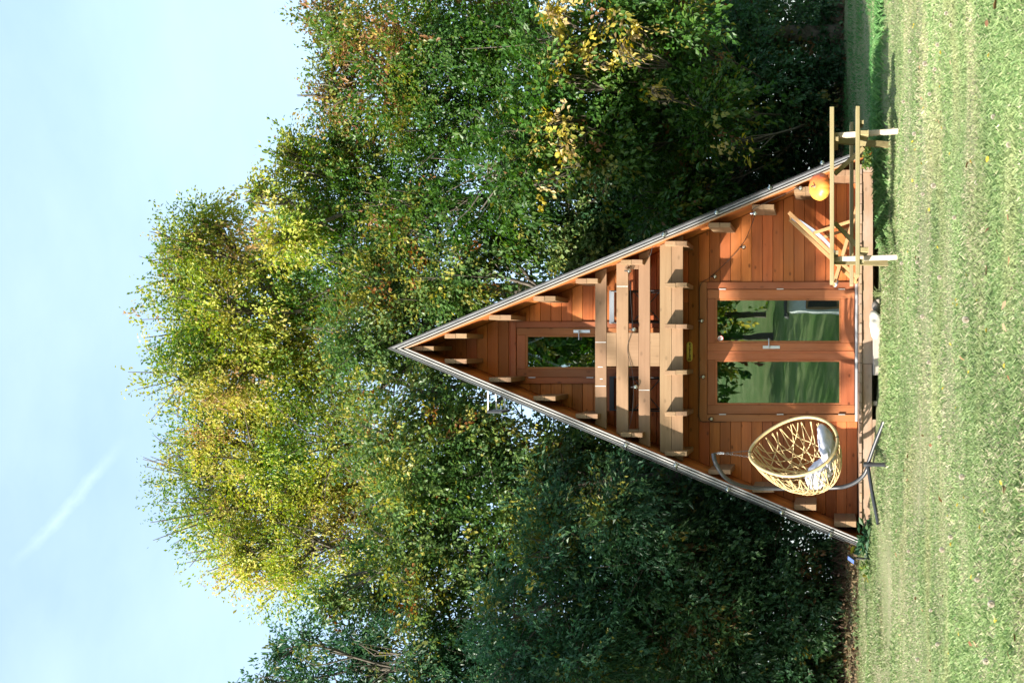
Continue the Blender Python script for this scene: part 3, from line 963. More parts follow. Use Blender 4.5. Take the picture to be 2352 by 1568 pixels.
def leaves_np(rng, centers, normals, n_per, length, spread, size, pal, aspect=0.6, tone=None, lift=0.0):
    """Sprays of leaves: each spray is a short twig with leaves along it."""
    nc = len(centers)
    N = nc * n_per
    d = normals + rng.normal(0, 0.55, (nc, 3)); d[:, 2] -= 0.12
    d /= np.linalg.norm(d, axis=1, keepdims=True)
    L = length * rng.uniform(0.6, 1.35, nc)
    t = rng.uniform(0, 1, (nc, n_per))
    pos = centers[:, None, :] + d[:, None, :] * (t * L[:, None])[..., None]
    pos[:, :, 2] -= (0.18 * L[:, None] * t ** 2)
    pos = pos + rng.normal(0, spread, (nc, n_per, 3))
    pos = pos.reshape(-1, 3)
    dirs = np.repeat(d, n_per, 0) + rng.normal(0, 0.5, (N, 3)); dirs[:, 2] -= 0.25
    dirs /= np.linalg.norm(dirs, axis=1, keepdims=True)
    up = rng.normal(0, 0.32, (N, 3)) + np.repeat(normals * 0.6 + rng.normal(0, 0.38, (nc, 3)), n_per, 0); up[:, 2] += 0.75
    side = np.cross(dirs, up); side /= np.maximum(np.linalg.norm(side, axis=1, keepdims=True), 1e-6)
    nn = np.cross(side, dirs)
    s = size * rng.uniform(0.65, 1.25, N)[:, None]
    w = s * aspect * 0.5
    base = pos; tip = pos + dirs * s - nn * s * 0.12
    m1 = pos + dirs * s * 0.48 + side * w + nn * s * 0.07
    m2 = pos + dirs * s * 0.48 - side * w + nn * s * 0.07
    V = np.stack([base, m1, tip, m2], 1).reshape(-1, 3)
    F = np.arange(N * 4).reshape(-1, 4)
    cols, wts = PAL[pal]
    cols = np.array(cols); wts = np.array(wts); wts = wts / wts.sum()
    f1 = np.sin(centers[:, 0] * 1.9 + centers[:, 2] * 1.3) + np.sin(centers[:, 2] * 2.7 - centers[:, 1] * 1.6 + 1.0) + 0.7 * np.sin(centers[:, 0] * 4.3 + centers[:, 1] * 3.9)
    f1 = f1 + rng.normal(0, 0.75, nc)
    rk = np.argsort(np.argsort(f1)) / max(nc, 1)
    sprayc = cols[np.clip(np.searchsorted(np.cumsum(wts), rk), 0, len(cols) - 1)]
    leafc = cols[rng.choice(len(cols), N, p=wts)]
    k = rng.uniform(0, 1, N)[:, None]
    c = np.where(k < 0.88, np.repeat(sprayc, n_per, 0), leafc)
    c = c * rng.uniform(0.9, 1.1, N)[:, None] * np.repeat(rng.uniform(0.82, 1.18, nc), n_per)[:, None]
    if tone is not None:
        c = c * tone
    return V, F, np.repeat(c, 4, 0)


def sphere_pts(rng, n, shell=2.6):
    d = rng.normal(0, 1, (n, 3)); d /= np.linalg.norm(d, axis=1, keepdims=True)
    return d, rng.uniform(0, 1, n) ** (1 / shell)


TREES = []


def tree(name, label, base, lobes, pal, seed, lai=2.2, size=0.075, aspect=0.6, cat='tree', group=None, spray=0.42, sparse=0.0, limbs=1.0, trunk_r=0.16, fuzz=0.16, twig=26, trunk_top=None):
    """lobes: (centre, radius, palette or None). Trunk and limbs reach into every lobe."""
    rng = np.random.default_rng(seed)
    bx, by = base
    bz = gz(bx, by) - 0.1
    root = thing(name, (bx, by, bz + 0.1), label, cat, group)
    cen = np.array([l[0] for l in lobes]); rad = np.array([l[1] for l in lobes])
    top = cen[np.argmax(cen[:, 2])]
    mean = cen.mean(0)
    # trunk
    hgt = (mean[2] - bz) * 0.95 + 0.2
    tp = smoothpath([(bx, by, bz), (bx + rng.normal(0, .08) + 0.1 * (mean[0] - bx), by + 0.1 * (mean[1] - by), bz + hgt * 0.35),
                     (bx + 0.45 * (mean[0] - bx), by + 0.45 * (mean[1] - by), bz + hgt * 0.7), (mean[0], mean[1], bz + hgt)], 12)
    V, F = tube_np(tp, np.linspace(trunk_r, trunk_r * 0.45, 12) * (1 + 0.25 * np.exp(-np.arange(12) * 1.2)), 8)
    link_mesh('trunk', np_mesh('trunk', V, F, True), M['bark'], root)
    # limbs and twigs
    br = []
    for c, r in zip(cen, rad):
        i = int(np.clip(np.searchsorted(tp[:, 2], c[2] - 1.6 - r * 0.5), 2, 11))
        s = tp[i]
        mid = (s + c) / 2 + np.array([rng.normal(0, .15), rng.normal(0, .15), -0.15 * np.linalg.norm(c - s) * 0.5])
        p = smoothpath([s, mid, c], 7)
        br.append((p, np.linspace(trunk_r * 0.32, trunk_r * 0.14, 7)))
        for _ in range(int(twig * limbs * 0.5)):
            d, _q = sphere_pts(rng, 1); d = d[0]; d[2] = d[2] * 0.8 + 0.25
            a = p[rng.integers(4, 7)]
            e = c + d * r * rng.uniform(0.8, 1.12)
            mm = (a + e) / 2 + rng.normal(0, 0.07, 3)
            br.append((np.array([a, mm, e]), np.array([0.022, 0.013, 0.005]) * (trunk_r / 0.16) ** 0.5))
    V, F = join_np([tube_np(p, r_, 4) for p, r_ in br])
    link_mesh('branches', np_mesh('branches', V, F, True), M['bark'], root)
    # crown
    leaf_area = size * size * aspect * 0.55
    Vs, Fs, Cs, o = [], [], [], 0
    for (c, r, *rest) in lobes:
        p = rest[0] if rest and rest[0] else pal
        dense = rest[1] if len(rest) > 1 else 1.0
        spray_ = spray * (0.5 if dense > 1 else 1.0)
        n_leaf = int(dense * math.pi * r * r * lai * 1.95 / leaf_area * (1 - sparse))
        n_per = 16
        nc = max(6, n_leaf // n_per)
        d, q = sphere_pts(rng, nc)
        # uneven outline: lumps and hollows
        ph = rng.uniform(0, 6.28, 6)
        lump = 1 + fuzz * (np.sin(3.1 * d[:, 0] + ph[0]) + np.sin(4.3 * d[:, 1] + ph[1]) + np.sin(3.7 * d[:, 2] + ph[2]) + np.sin(7 * d[:, 0] + 6 * d[:, 2] + ph[3])) * 0.6
        pos = np.array(c) + d * (q * lump)[:, None] * np.array([r, r * 0.95, r]) - d * spray_ * 0.5
        # clumping: keep sprays where a wavy field is high
        keep = (np.sin(pos[:, 0] * 2.7 + ph[0]) * np.sin(pos[:, 1] * 3.1 + ph[1]) * np.sin(pos[:, 2] * 3.6 + ph[4])) > -0.20 - 0.3 * rng.uniform(0, 1, nc) - 3 * (dense > 1)
        pos, d = pos[keep], d[keep]
        V, F, cc = leaves_np(rng, pos, d, n_per, spray_, 0.05, size, p, aspect, rng.uniform(0.86, 1.14))
        Vs.append(V); Fs.append(F + o); Cs.append(cc); o += len(V)
    V, F, cc = np.concatenate(Vs), np.concatenate(Fs), np.concatenate(Cs)
    # stray twigs with a few leaves over the outline
    me = np_mesh('crown', V, F, False, cc)
    link_mesh('crown', me, M['leaf'], root)
    TREES.append((name, len(F)))
    return root


def LB(Y, rows, pal=None, dy=0.9):
    out = []
    r_ = random.Random(int(Y * 1000) + len(rows))
    for row in rows:
        px, py, rp_ = row[:3]
        p = row[3] if len(row) > 3 else pal
        y_ = Y + r_.uniform(-dy, dy)
        out.append((np.array(W(px, py, y_)), rp_ * y_ / FOC, p))
    return out


GB = 'trees of the hedgerow behind the cabin'
tree('tree', 'tall yellowing tree with drooping loose crown above the left roof slope', (-2.2, 25.6),
     LB(25.2, [(470, 990, 105), (455, 1090, 110), (500, 1190, 118), (545, 1280, 100), (650, 1320, 95), (720, 1260, 115), (620, 1180, 140), (600, 1060, 140), (720, 1120, 140), (770, 1010, 135), (850, 1180, 135), (810, 1320, 90), (560, 960, 115)]),
     'yellow', 11, 1.55, 0.075, 0.5, group=GB, spray=0.55, fuzz=0.2, twig=46, trunk_r=0.22)
tree('tree', 'tallest green and yellow tree straight behind the cabin peak', (1.3, 25.0),
     LB(24.6, [(430, 560, 80), (420, 650, 95), (425, 760, 108), (415, 870, 105), (520, 600, 105), (540, 720, 135), (550, 850, 135), (640, 620, 115), (680, 740, 135), (690, 880, 135), (480, 515, 70)]),
     'yellow', 12, 2.0, 0.075, 0.6, group=GB, spray=0.45, twig=34, trunk_r=0.2)
tree('tree', 'mid-height green tree with golden tips right of the cabin peak', (2.9, 23.6),
     LB(23.2, [(645, 470, 75, 'yellow'), (660, 550, 80, 'yellow'), (720, 400, 105, 'yellow'), (740, 520, 100, 'yellow'), (860, 430, 140), (860, 570, 140), (780, 330, 100), (680, 350, 60, 'yellow'), (980, 500, 140), (800, 650, 120), (590, 440, 40, 'yellow')]),
     'green', 13, 2.2, 0.08, 0.6, group=GB, trunk_r=0.18)
tree('tree', 'russet-topped tree at the far right of the hedgerow', (5.6, 22.6),
     LB(22.2, [(760, 40, 80, 'russet'), (780, 130, 90, 'russet'), (760, 225, 65, 'russet'), (880, 60, 125, 'russet'), (890, 180, 105), (930, 240, 115), (1000, 110, 145), (1010, 300, 145), (1100, 30, 140, 'russet'), (1130, 200, 145)]),
     'green', 14, 2.2, 0.08, 0.6, group=GB, trunk_r=0.18)
tree('tree', 'broad green tree with bright gold hanging branches, right of the cabin', (4.2, 23.0),
     LB(20.6, [(1200, 340, 125), (1260, 180, 130), (1280, 280, 130), (1400, 30, 140), (1420, 200, 130), (1400, 360, 110), (1520, 330, 125), (1560, 80, 140), (1590, 440, 95), (1640, 260, 110), (1690, 370, 75), (1510, 480, 80), (1120, 420, 140), (1180, 80, 130)])
     + LB(19.5, [(1265, 30, 39, 'gold'), (1285, 85, 37, 'gold'), (1295, 140, 30, 'gold'), (1280, 180, 19, 'gold'), (1270, 290, 20, 'gold'), (1300, 330, 22, 'gold'), (1450, 75, 23, 'gold'), (1430, 120, 20, 'gold'), (1235, 340, 20, 'gold'), (1500, 215, 19, 'gold'), (1400, 50, 20, 'gold'), (1350, 130, 19, 'gold'), (1245, 420, 17, 'gold'), (1690, 330, 14, 'gold')], dy=0.25),
     'green', 15, 2.2, 0.105, 0.58, group=GB, spray=0.5, trunk_r=0.10)
tree('tree', 'low dark shrubby tree at the foot of the hedgerow, behind the picnic table', (4.6, 23.2),
     LB(22.8, [(1700, 60, 140), (1750, 200, 140), (1760, 330, 130), (1820, 80, 110), (1830, 230, 110), (1840, 420, 100), (1680, 520, 110), (1780, 500, 110), (1880, 150, 75), (1880, 330, 75), (1880, 20, 80), (1560, 560, 100), (1600, 180, 150)]) + LB(22.8, [(1893, 30, 45), (1896, 95, 42), (1892, 160, 46), (1897, 230, 42), (1894, 300, 44), (1896, 370, 42), (1892, 440, 46)], dy=0.4) + LB(23.8, [(1480, 420, 150), (1380, 560, 120), (1330, 640, 90), (1560, 480, 120), (1660, 420, 110), (1500, 250, 160), (1330, 400, 125), (1440, 470, 115), (1240, 330, 120), (1350, 300, 120), (1180, 440, 100), (1450, 90, 160), (1640, 40, 150)]),
     'dark', 16, 2.2, 0.085, 0.6, group=GB, trunk_r=0.1)
tree('tree', 'small pale oak leaning out close behind the right roof slope', (2.2, 23.4),
     LB(23.0, [(1255, 545, 70), (1310, 520, 80), (1345, 590, 66), (1215, 595, 50), (1385, 555, 60), (1300, 600, 66), (1420, 520, 50), (1200, 545, 44), (1270, 490, 50)], dy=0.35),
     'paleoak', 17, 2.6, 0.09, 0.75, group=GB, spray=0.35, trunk_r=0.07, fuzz=0.2)
tree('tree', 'rounded green oak directly behind the cabin peak', (0.6, 22.6),
     LB(22.2, [(900, 650, 115), (960, 760, 125), (880, 880, 115), (980, 900, 115), (1050, 620, 115), (1100, 700, 100), (1080, 980, 100), (820, 780, 105), (1150, 560, 95), (1000, 700, 120)]),
     'oak', 18, 2.3, 0.08, 0.72, group=GB, trunk_r=0.16)
tree('tree', 'wide green oak behind the left roof slope', (-2.2, 23.4),
     LB(22.0, [(900, 1010, 115), (960, 1100, 125), (870, 1100, 100), (1020, 1200, 135), (930, 1260, 120), (1120, 1060, 125), (1160, 1180, 130), (860, 1375, 85), (760, 1380, 60), (1010, 1360, 125), (1250, 1080, 110), (1040, 1000, 100)]) + LB(23.2, [(1200, 960, 90), (1330, 1030, 100), (1300, 1120, 120), (1140, 1300, 130)]),
     'oak', 19, 2.3, 0.08, 0.72, group=GB, trunk_r=0.10)
tree('tree', 'dark ash tree at the left end of the hedgerow, apart from the tall crown', (-6.0, 22.6),
     LB(21.0, [(640, 1492, 36), (605, 1575, 46), (700, 1470, 48), (720, 1570, 95), (820, 1490, 88), (830, 1580, 110), (920, 1500, 115), (960, 1600, 120), (1060, 1500, 125)]),
     'ash', 20, 2.1, 0.10, 0.42, group=GB, spray=0.5, trunk_r=0.09)
tree('tree', 'shaded ash with feathery sprays left of the cabin', (-4.2, 22.2),
     LB(20.2, [(1180, 1420, 135), (1200, 1540, 130), (1300, 1250, 135), (1330, 1380, 135), (1340, 1520, 140), (1280, 1130, 100), (1420, 1160, 115)]),
     'ash', 21, 2.1, 0.10, 0.42, group=GB, spray=0.5, trunk_r=0.08)
tree('tree', 'deep shaded elder thicket tree beside the lower left roof', (-4.4, 22.4),
     LB(20.8, [(1480, 1300, 145), (1500, 1450, 145), (1480, 1570, 140), (1620, 1250, 135), (1640, 1400, 145), (1660, 1540, 145), (1560, 1140, 95)]),
     'dark', 22, 2.0, 0.10, 0.5, group=GB, spray=0.5, trunk_r=0.1)
tree('tree', 'dark low bush along the lawn edge at far left', (-4.8, 22.6),
     LB(21.4, [(1780, 1300, 130), (1800, 1420, 130), (1800, 1560, 135), (1880, 1340, 90), (1885, 1480, 85), (1720, 1200, 90), (1895, 1260, 65), (1895, 1590, 75)]),
     'dark', 23, 2.1, 0.09, 0.55, group=GB, spray=0.42, trunk_r=0.08)

tree('tree', 'dark tree deep in the hedgerow just left of the balcony end', (-2.9, 23.4),
     LB(23.6, [(1360, 1060, 110), (1440, 1090, 105), (1500, 1160, 120), (1580, 1150, 100), (1640, 1180, 90), (1440, 1220, 130), (1570, 1260, 130), (1360, 1190, 120), (1280, 1250, 120), (1700, 1290, 120), (1250, 1180, 110)]),
     'dark', 24, 2.2, 0.09, 0.55, group=GB, spray=0.42, trunk_r=0.09)
tree('tree', 'dark tree deep in the hedgerow at the far left edge', (-5.8, 24.0),
     LB(23.8, [(1150, 1480, 150), (1280, 1520, 150), (1400, 1440, 150), (1520, 1540, 150), (1640, 1470, 140), (1400, 1570, 140), (1560, 1390, 130), (1720, 1560, 130)]),
     'dark', 25, 2.0, 0.09, 0.55, group=GB, spray=0.42, trunk_r=0.09)

tk = np.random.default_rng(91)
n_tk = 5200
tx = tk.uniform(-9, 10, n_tk); ty = tk.uniform(25.6, 28.0, n_tk); tz = G(tx, ty) + tk.uniform(0, 1, n_tk) ** 0.8 * 4.6
V, F, cc = leaves_np(tk, np.stack([tx, ty, tz], 1), np.tile([0.0, -0.8, 0.4], (n_tk, 1)), 14, 0.7, 0.08, 0.15, 'dark', 0.55)
th_ = link_mesh('woodland', np_mesh('woodland', V, F, False, cc), M['leaf'])
tag(th_, 'dark far-off woodland undergrowth behind the hedgerow', 'woodland', kind='stuff')

def sunpt(n_, h_, s_=-6.0):
    """Place beyond the left edge, on the sun's side, that lies n_ across and h_ above the shadow line."""
    return np.array((math.sin(SUN_AZ) * s_ + math.cos(SUN_AZ) * n_, math.cos(SUN_AZ) * s_ - math.sin(SUN_AZ) * n_, h_ - s_ * math.tan(SUN_EL)))


# trees that stand outside the picture: the hedgerow goes on to the left and shades its foot;
# the far edge of the meadow behind the photographer shows in the panes
def cloud(cx, cy, z0, z1, r, n, seed):
    rr = random.Random(seed); out = []
    for _ in range(n):
        a = rr.uniform(0, 6.28); q = rr.uniform(0, 0.8) * r
        out.append((np.array((cx + q * math.cos(a), cy + q * math.sin(a), rr.uniform(z0, z1))), rr.uniform(0.45, 0.7) * r, None))
    return out


tree('tree', 'green tree continuing the hedgerow beyond the left edge', (-10.5, 19.5), cloud(-10.5, 19.5, 2.0, 8.0, 2.2, 12, 1), 'green', 31, 1.6, 0.16, 0.6, group='trees beyond the picture', spray=0.7, twig=8)
tree('tree', 'second green tree continuing the hedgerow beyond the left edge', (-13.8, 17.5), cloud(-13.8, 17.5, 2.0, 8.6, 2.4, 12, 2), 'green', 32, 1.6, 0.16, 0.6, group='trees beyond the picture', spray=0.7, twig=8)
tree('tree', 'tree beyond the left edge nearest the ash', (-8.6, 22.6), cloud(-8.6, 22.6, 2.0, 8.5, 2.0, 10, 3), 'ash', 33, 1.6, 0.16, 0.6, group='trees beyond the picture', spray=0.7, twig=8)
q0 = sunpt(-16.0, 0)
tree('tree', 'tall tree beyond the left edge whose long branch shades the cabin wall', (q0[0], q0[1]),
     [(sunpt(*q_), r_, None) for q_, r_ in (((-16.2, 8.0), 0.8), ((-17.0, 7.0), 0.9), ((-16.6, 5.4), 0.8), ((-17.6, 8.2), 0.9))] +
     [(sunpt(*q_), r_, None, 3.0) for q_, r_ in (((-13.35, 5.7), .30), ((-13.05, 6.1), .40), ((-12.75, 6.35), .42), ((-12.7, 6.75), .38), ((-12.35, 6.65), .44), ((-12.2, 7.05), .38), ((-11.9, 6.98), .44), ((-11.6, 7.28), .40), ((-11.3, 7.42), .32), ((-13.0, 6.65), .32), ((-12.36, 9.25), .30), ((-12.15, 8.95), .22))],
     'green', 34, 1.6, 0.10, 0.6, group='trees beyond the picture', spray=0.4, twig=8)
for k_, (n_, s_, r_) in enumerate(((-17.9, 2.0, 1.6), (-19.9, 1.0, 1.9), (-21.9, 3.0, 2.0))):
    c_ = sunpt(n_, 0, s_)
    tree('tree', ('first', 'second', 'third')[k_] + ' high crowned tree beyond the left edge that shades the foot of the hedgerow', (c_[0], c_[1]), cloud(c_[0], c_[1], 4.6, 9.0, r_, 14, 80 + k_), 'green', 36 + k_, 1.7, 0.17, 0.6, group='trees beyond the picture', spray=0.6, twig=8, trunk_r=0.12)
tree('tree', 'big dense tree across the meadow that shows in the balcony door pane', (0.6, -30), cloud(0.4, -30, 6.0, 18.0, 4.2, 22, 6), 'green', 35, 1.3, 0.32, 0.6, group='trees across the meadow', spray=1.2, twig=6)
hill = random.Random(5)
for i in range(9):
    hx, hy = -26 + i * 6.5 + hill.uniform(-2, 2), -34 + hill.uniform(-4, 4)
    h0 = gz(hx, hy)
    tree('tree', 'tree on the far side of the meadow behind the photographer', (hx, hy), cloud(hx, hy, h0 + 2.5, h0 + 9.5, 3.0, 9, 50 + i), ('green', 'yellow', 'oak')[i % 3], 60 + i, 1.1, 0.30, 0.6, group='trees across the meadow', spray=1.2, twig=6)

hut = thing('white_hut', (4.2, -10.0, gz(4.2, -10)), 'low white garden hut across the meadow, seen only mirrored in the door pane', 'hut')
M['render_w'] = plain('white_render', (0.55, 0.57, 0.60), 0.8, 0, 0.06, 6)
hz_ = gz(4.2, -10)
box('hut_wall', 1.27, 6.6, -12.2, -9.6, hz_ - 0.1, 2.25, M['render_w'], hut, 0.01)
for hx0, hx1, hz0, hz1 in ((1.42, 1.85, 0.55, 1.5), (2.3, 3.0, 0.55, 1.7), (3.5, 4.3, 0.1, 1.9), (4.9, 5.9, 0.75, 1.75)):
    fr0 = box('hut_window', hx0 - 0.07, hx1 + 0.07, -9.6, -9.55, hz0 - 0.07, hz1 + 0.07, M['pale_z'], hut, 0.005)
    box('hut_pane', hx0, hx1, -9.552, -9.545, hz0, hz1, M['black'], fr0, 0)
prism('hut_roof', [(1.1, 2.25), (6.8, 2.25), (6.8, 2.36), (1.1, 2.36)], -12.4, -9.35, M['felt'], hut, 0.01)

# ------------------------------------------------------------------ undergrowth
def twigs(name, n, xr, yr, hr, seed, mat):
    rr = np.random.default_rng(seed); L = []
    for _ in range(n):
        x_, y_ = rr.uniform(*xr), rr.uniform(*yr)
        h_ = rr.uniform(*hr); lean = rr.normal(0, 0.35, 2)
        z_ = gz(x_, y_) - 0.02
        p = np.array([(x_, y_, z_), (x_ + lean[0] * h_ * .4, y_ + lean[1] * h_ * .4, z_ + h_ * .55), (x_ + lean[0] * h_, y_ + lean[1] * h_, z_ + h_)])
        L.append((p, np.array([0.006, 0.004, 0.002])))
    V, F = join_np([tube_np(p, r_, 3) for p, r_ in L])
    return link_mesh(name, np_mesh(name, V, F, True), mat)


M['brush'] = plain('dry_brown_stalks', (0.16, 0.10, 0.07), 0.9)
tag(twigs('undergrowth', 2600, (2.6, 8.0), (22.3, 23.6), (0.08, 0.32), 2, M['brush']), 'brown dry brush along the foot of the right hedgerow', 'undergrowth', kind='stuff')
tag(twigs('undergrowth', 900, (-7.5, -2.6), (20.6, 21.8), (0.06, 0.3), 3, M['brush']), 'dry stalks along the foot of the left hedgerow', 'undergrowth', kind='stuff')

# fallen leaves under the hedge
rr = np.random.default_rng(9)


def scatter_leaves(name, n, xr, yr, size, pal, seed):
    r2 = np.random.default_rng(seed)
    x_ = r2.uniform(*xr, n); y_ = r2.uniform(*yr, n)
    pos = np.stack([x_, y_, G(x_, y_) + 0.012], 1)
    V, F, cc = leaves_np(r2, pos, np.tile([0.0, 0, 1], (n, 1)) * 0.2, 1, 0.01, 0.004, size, pal, 0.7)
    return link_mesh(name, np_mesh(name, V, F, False, cc), M['litter'])


PAL['dead'] = ([(0.12, 0.085, 0.05), (0.17, 0.12, 0.07), (0.24, 0.18, 0.10), (0.09, 0.06, 0.035), (0.18, 0.09, 0.04)], [.3, .25, .15, .2, .1])
tag(scatter_leaves('fallen_leaves', 5200, (-8, -1.8), (18.6, 21.6), 0.075, 'dead', 4), 'brown leaf litter under the left hedgerow', 'leaf litter', kind='stuff')
tag(scatter_leaves('fallen_leaves', 3800, (2.5, 8), (22.2, 23.6), 0.075, 'dead', 5), 'brown leaf litter under the right hedgerow', 'leaf litter', kind='stuff')

# ------------------------------------------------------------------ grass
def vnoise(x_, y_, f, seed):
    """Smooth value noise, 0..1."""
    t = np.random.default_rng(seed).uniform(0, 1, (256, 256))
    u, v = x_ * f + 100.3, y_ * f + 57.7
    i, j = np.floor(u).astype(int), np.floor(v).astype(int)
    a, b_ = u - i, v - j
    a, b_ = a * a * (3 - 2 * a), b_ * b_ * (3 - 2 * b_)
    i0, i1, j0, j1 = i % 256, (i + 1) % 256, j % 256, (j + 1) % 256
    return (t[i0, j0] * (1 - a) + t[i1, j0] * a) * (1 - b_) + (t[i0, j1] * (1 - a) + t[i1, j1] * a) * b_


def grass_field(name, n, yr, seed, hmul=1.0):
    r2 = np.random.default_rng(seed)
    # even in the picture: density falls with distance squared
    u = r2.uniform(0, 1, n)
    y_ = yr[0] * (yr[1] / yr[0]) ** u
    half_l, half_r = 1.06, 1.09
    x_ = r2.uniform(-1, 1, n) * 0.335 * y_ + 0.004 * y_
    # not under the deck or the cabin
    ok = ~((np.abs(x_) < 2.45) & (y_ > 15.98) & (y_ < 22.2))
    x_, y_ = x_[ok], y_[ok]; n = len(x_)
    z_ = G(x_, y_)
    field = 3.2 * (vnoise(x_, y_, 1.3, 5) - 0.5) + 1.4 * (vnoise(x_, y_, 4.5, 6) - 0.5) + r2.normal(0, 0.25, n)
    strip = 3.4 * (vnoise(x_ * 0.55, y_ * 1.5, 1.0, 7) - 0.5) + 1.8 * (vnoise(x_ * 0.6, y_ * 1.4, 3.1, 8) - 0.5) + r2.normal(0, 0.18, n)
    bare = (strip > 0.85) & (r2.uniform(0, 1, n) < 0.8)
    field, strip, x_, y_, z_ = (a[~bare] for a in (field, strip, x_, y_, z_)); n = len(x_)
    lush = sstep(0.7, 1.6, x_) * np.exp(-((y_ - 15.3) / 0.5) ** 2)
    h = (0.021 + 0.010 * np.clip(field, -1, 1.5) + 0.05 * lush) * r2.uniform(0.6, 1.5, n) * (0.52 + 0.048 * y_) * hmul * (1 - 0.55 * np.exp(-((y_ - 15.85) / 0.25) ** 2) * (np.abs(x_) < 2.2))
    h = np.maximum(h, 0.012)
    w = (0.0006 + 0.00019 * y_) * r2.uniform(0.7, 1.4, n)
    a = r2.uniform(0, 2 * math.pi, n)
    lean = r2.uniform(0.2, 1.3, n) * h
    side = np.stack([np.cos(a), np.sin(a), np.zeros(n)], 1)
    a2 = a + r2.normal(math.pi / 2, 0.7, n)
    ld = np.stack([np.cos(a2), np.sin(a2), np.zeros(n)], 1)
    b0 = np.stack([x_, y_, z_ - 0.004], 1)
    midp = b0 + ld * (lean * 0.35)[:, None]; midp[:, 2] += h * 0.65
    tip = b0 + ld * lean[:, None]; tip[:, 2] += h
    ww = w[:, None]
    V = np.stack([b0 - side * ww, b0 + side * ww, midp + side * ww * 0.8, tip], 1).reshape(-1, 3)
    F = np.arange(n)[:, None] * 4 + np.array([[0, 1, 2, 3]])
    g1 = np.array((0.125, 0.198, 0.070)); g2 = np.array((0.235, 0.295, 0.132)); st = np.array((0.38, 0.355, 0.235)); dk = np.array((0.075, 0.145, 0.045))
    k = r2.uniform(0, 1, n)[:, None]
    c = g1 * (1 - k) + g2 * k
    s = (r2.uniform(0, 1, n) < np.clip(0.22 - 0.10 * field + 0.22 * strip, 0.03, 0.6) * (1 - 0.8 * lush))[:, None]
    c = np.where(s, st * r2.uniform(0.65, 1.15, n)[:, None], c)
    dd = (r2.uniform(0, 1, n) < 0.12 + 0.1 * (field > 0.8))[:, None]
    c = np.where(dd & ~s, dk, c)
    gr = np.clip(0.85 * lush + sstep(16.2, 17.0, y_) * sstep(-1, 1, x_), 0, 1)[:, None]
    c = c * (1 - gr) + gr * np.array((0.070, 0.190, 0.055))
    c = c * (0.88 + 0.42 * vnoise(x_, y_, 0.8, 11))[:, None] * np.array((1, 1, 1)) * r2.uniform(0.82, 1.18, n)[:, None]
    warm = np.clip(2.2 * (vnoise(x_ * 0.7, y_ * 1.3, 1.6, 12) - 0.55), 0, 1)[:, None] * (1 - gr)
    c = c * (1 - 0.45 * warm) + 0.45 * warm * np.array((0.40, 0.36, 0.20))
    o_ = link_mesh(name, np_mesh(name, V, F, False, np.repeat(c, 4, 0)), M['grass'])
    return o_


tag(grass_field('grass', 560000, (4.55, 17.6), 21), 'short sunlit meadow grass with straw patches', 'grass', kind='stuff')
tag(grass_field('grass', 30000, (17.6, 22.5), 22), 'mown grass behind the cabin towards the hedgerow', 'grass', kind='stuff')

# ------------------------------------------------------------------ picnic table
tab = thing('picnic_table', (1.72, 14.5, gz(1.72, 14.4)), 'wooden picnic table with fixed benches on the lawn, a pumpkin on top', 'picnic table')
TZ = 0.775
for k in range(5):
    y0 = 14.10 + k * 0.150
    box('table_plank', 0.745 + (0.008 if k % 2 else 0), 2.70, y0, y0 + 0.143, TZ - 0.048, TZ - (0.002 if k % 2 else 0), M['table_x'], tab, 0.005)
for y0, z1, xa, xb in ((13.72, 0.492, 0.79, 2.635), (13.865, 0.492, 0.79, 2.635), (15.06, 0.535, 0.752, 2.70), (15.205, 0.535, 0.752, 2.70)):
    box('bench_plank', xa, xb, y0, y0 + 0.138, z1 - 0.044, z1, M['table_x'], tab, 0.005)
for xf in (1.012, 2.408):
    gf, gb = gz(xf, 13.98), gz(xf, 14.96)
    beam('leg', (xf, 13.99, gf - 0.03), (xf, 14.32, TZ - 0.052), 0.055, 0.085, M['leg_z'], tab, (0, 1, 0), 0.006)
    beam('leg', (xf - 0.005, 14.95, gb - 0.03), (xf - 0.005, 14.60, TZ - 0.052), 0.055, 0.085, M['table_z'], tab, (0, 1, 0), 0.006)
    inn = -0.062 if xf > 2 else 0.062
    beam('crossbeam', (xf + inn, 13.735, 0.400), (xf + inn, 15.33, 0.436), 0.055, 0.092, M['table_y'], tab, (0, 0, 1), 0.006)
    beam('cleat', (xf - inn * 0.95, 13.76, 0.425), (xf - inn * 0.95, 14.02, 0.432), 0.04, 0.036, M['table_y'], tab, (0, 0, 1), 0.004)
    beam('cleat', (xf + inn * 1.0, 14.13, TZ - 0.073), (xf + inn * 1.0, 14.82, TZ - 0.073), 0.045, 0.045, M['table_y'], tab, (0, 0, 1), 0.004)
beam('brace', (2.30, 14.5, 0.385), (2.00, 14.5, TZ - 0.055), 0.05, 0.07, M['table_x'], tab, (0, 1, 0), 0.005)
beam('brace', (1.11, 14.5, 0.395), (1.44, 14.5, TZ - 0.055), 0.05, 0.07, M['table_x'], tab, (0, 1, 0), 0.005)

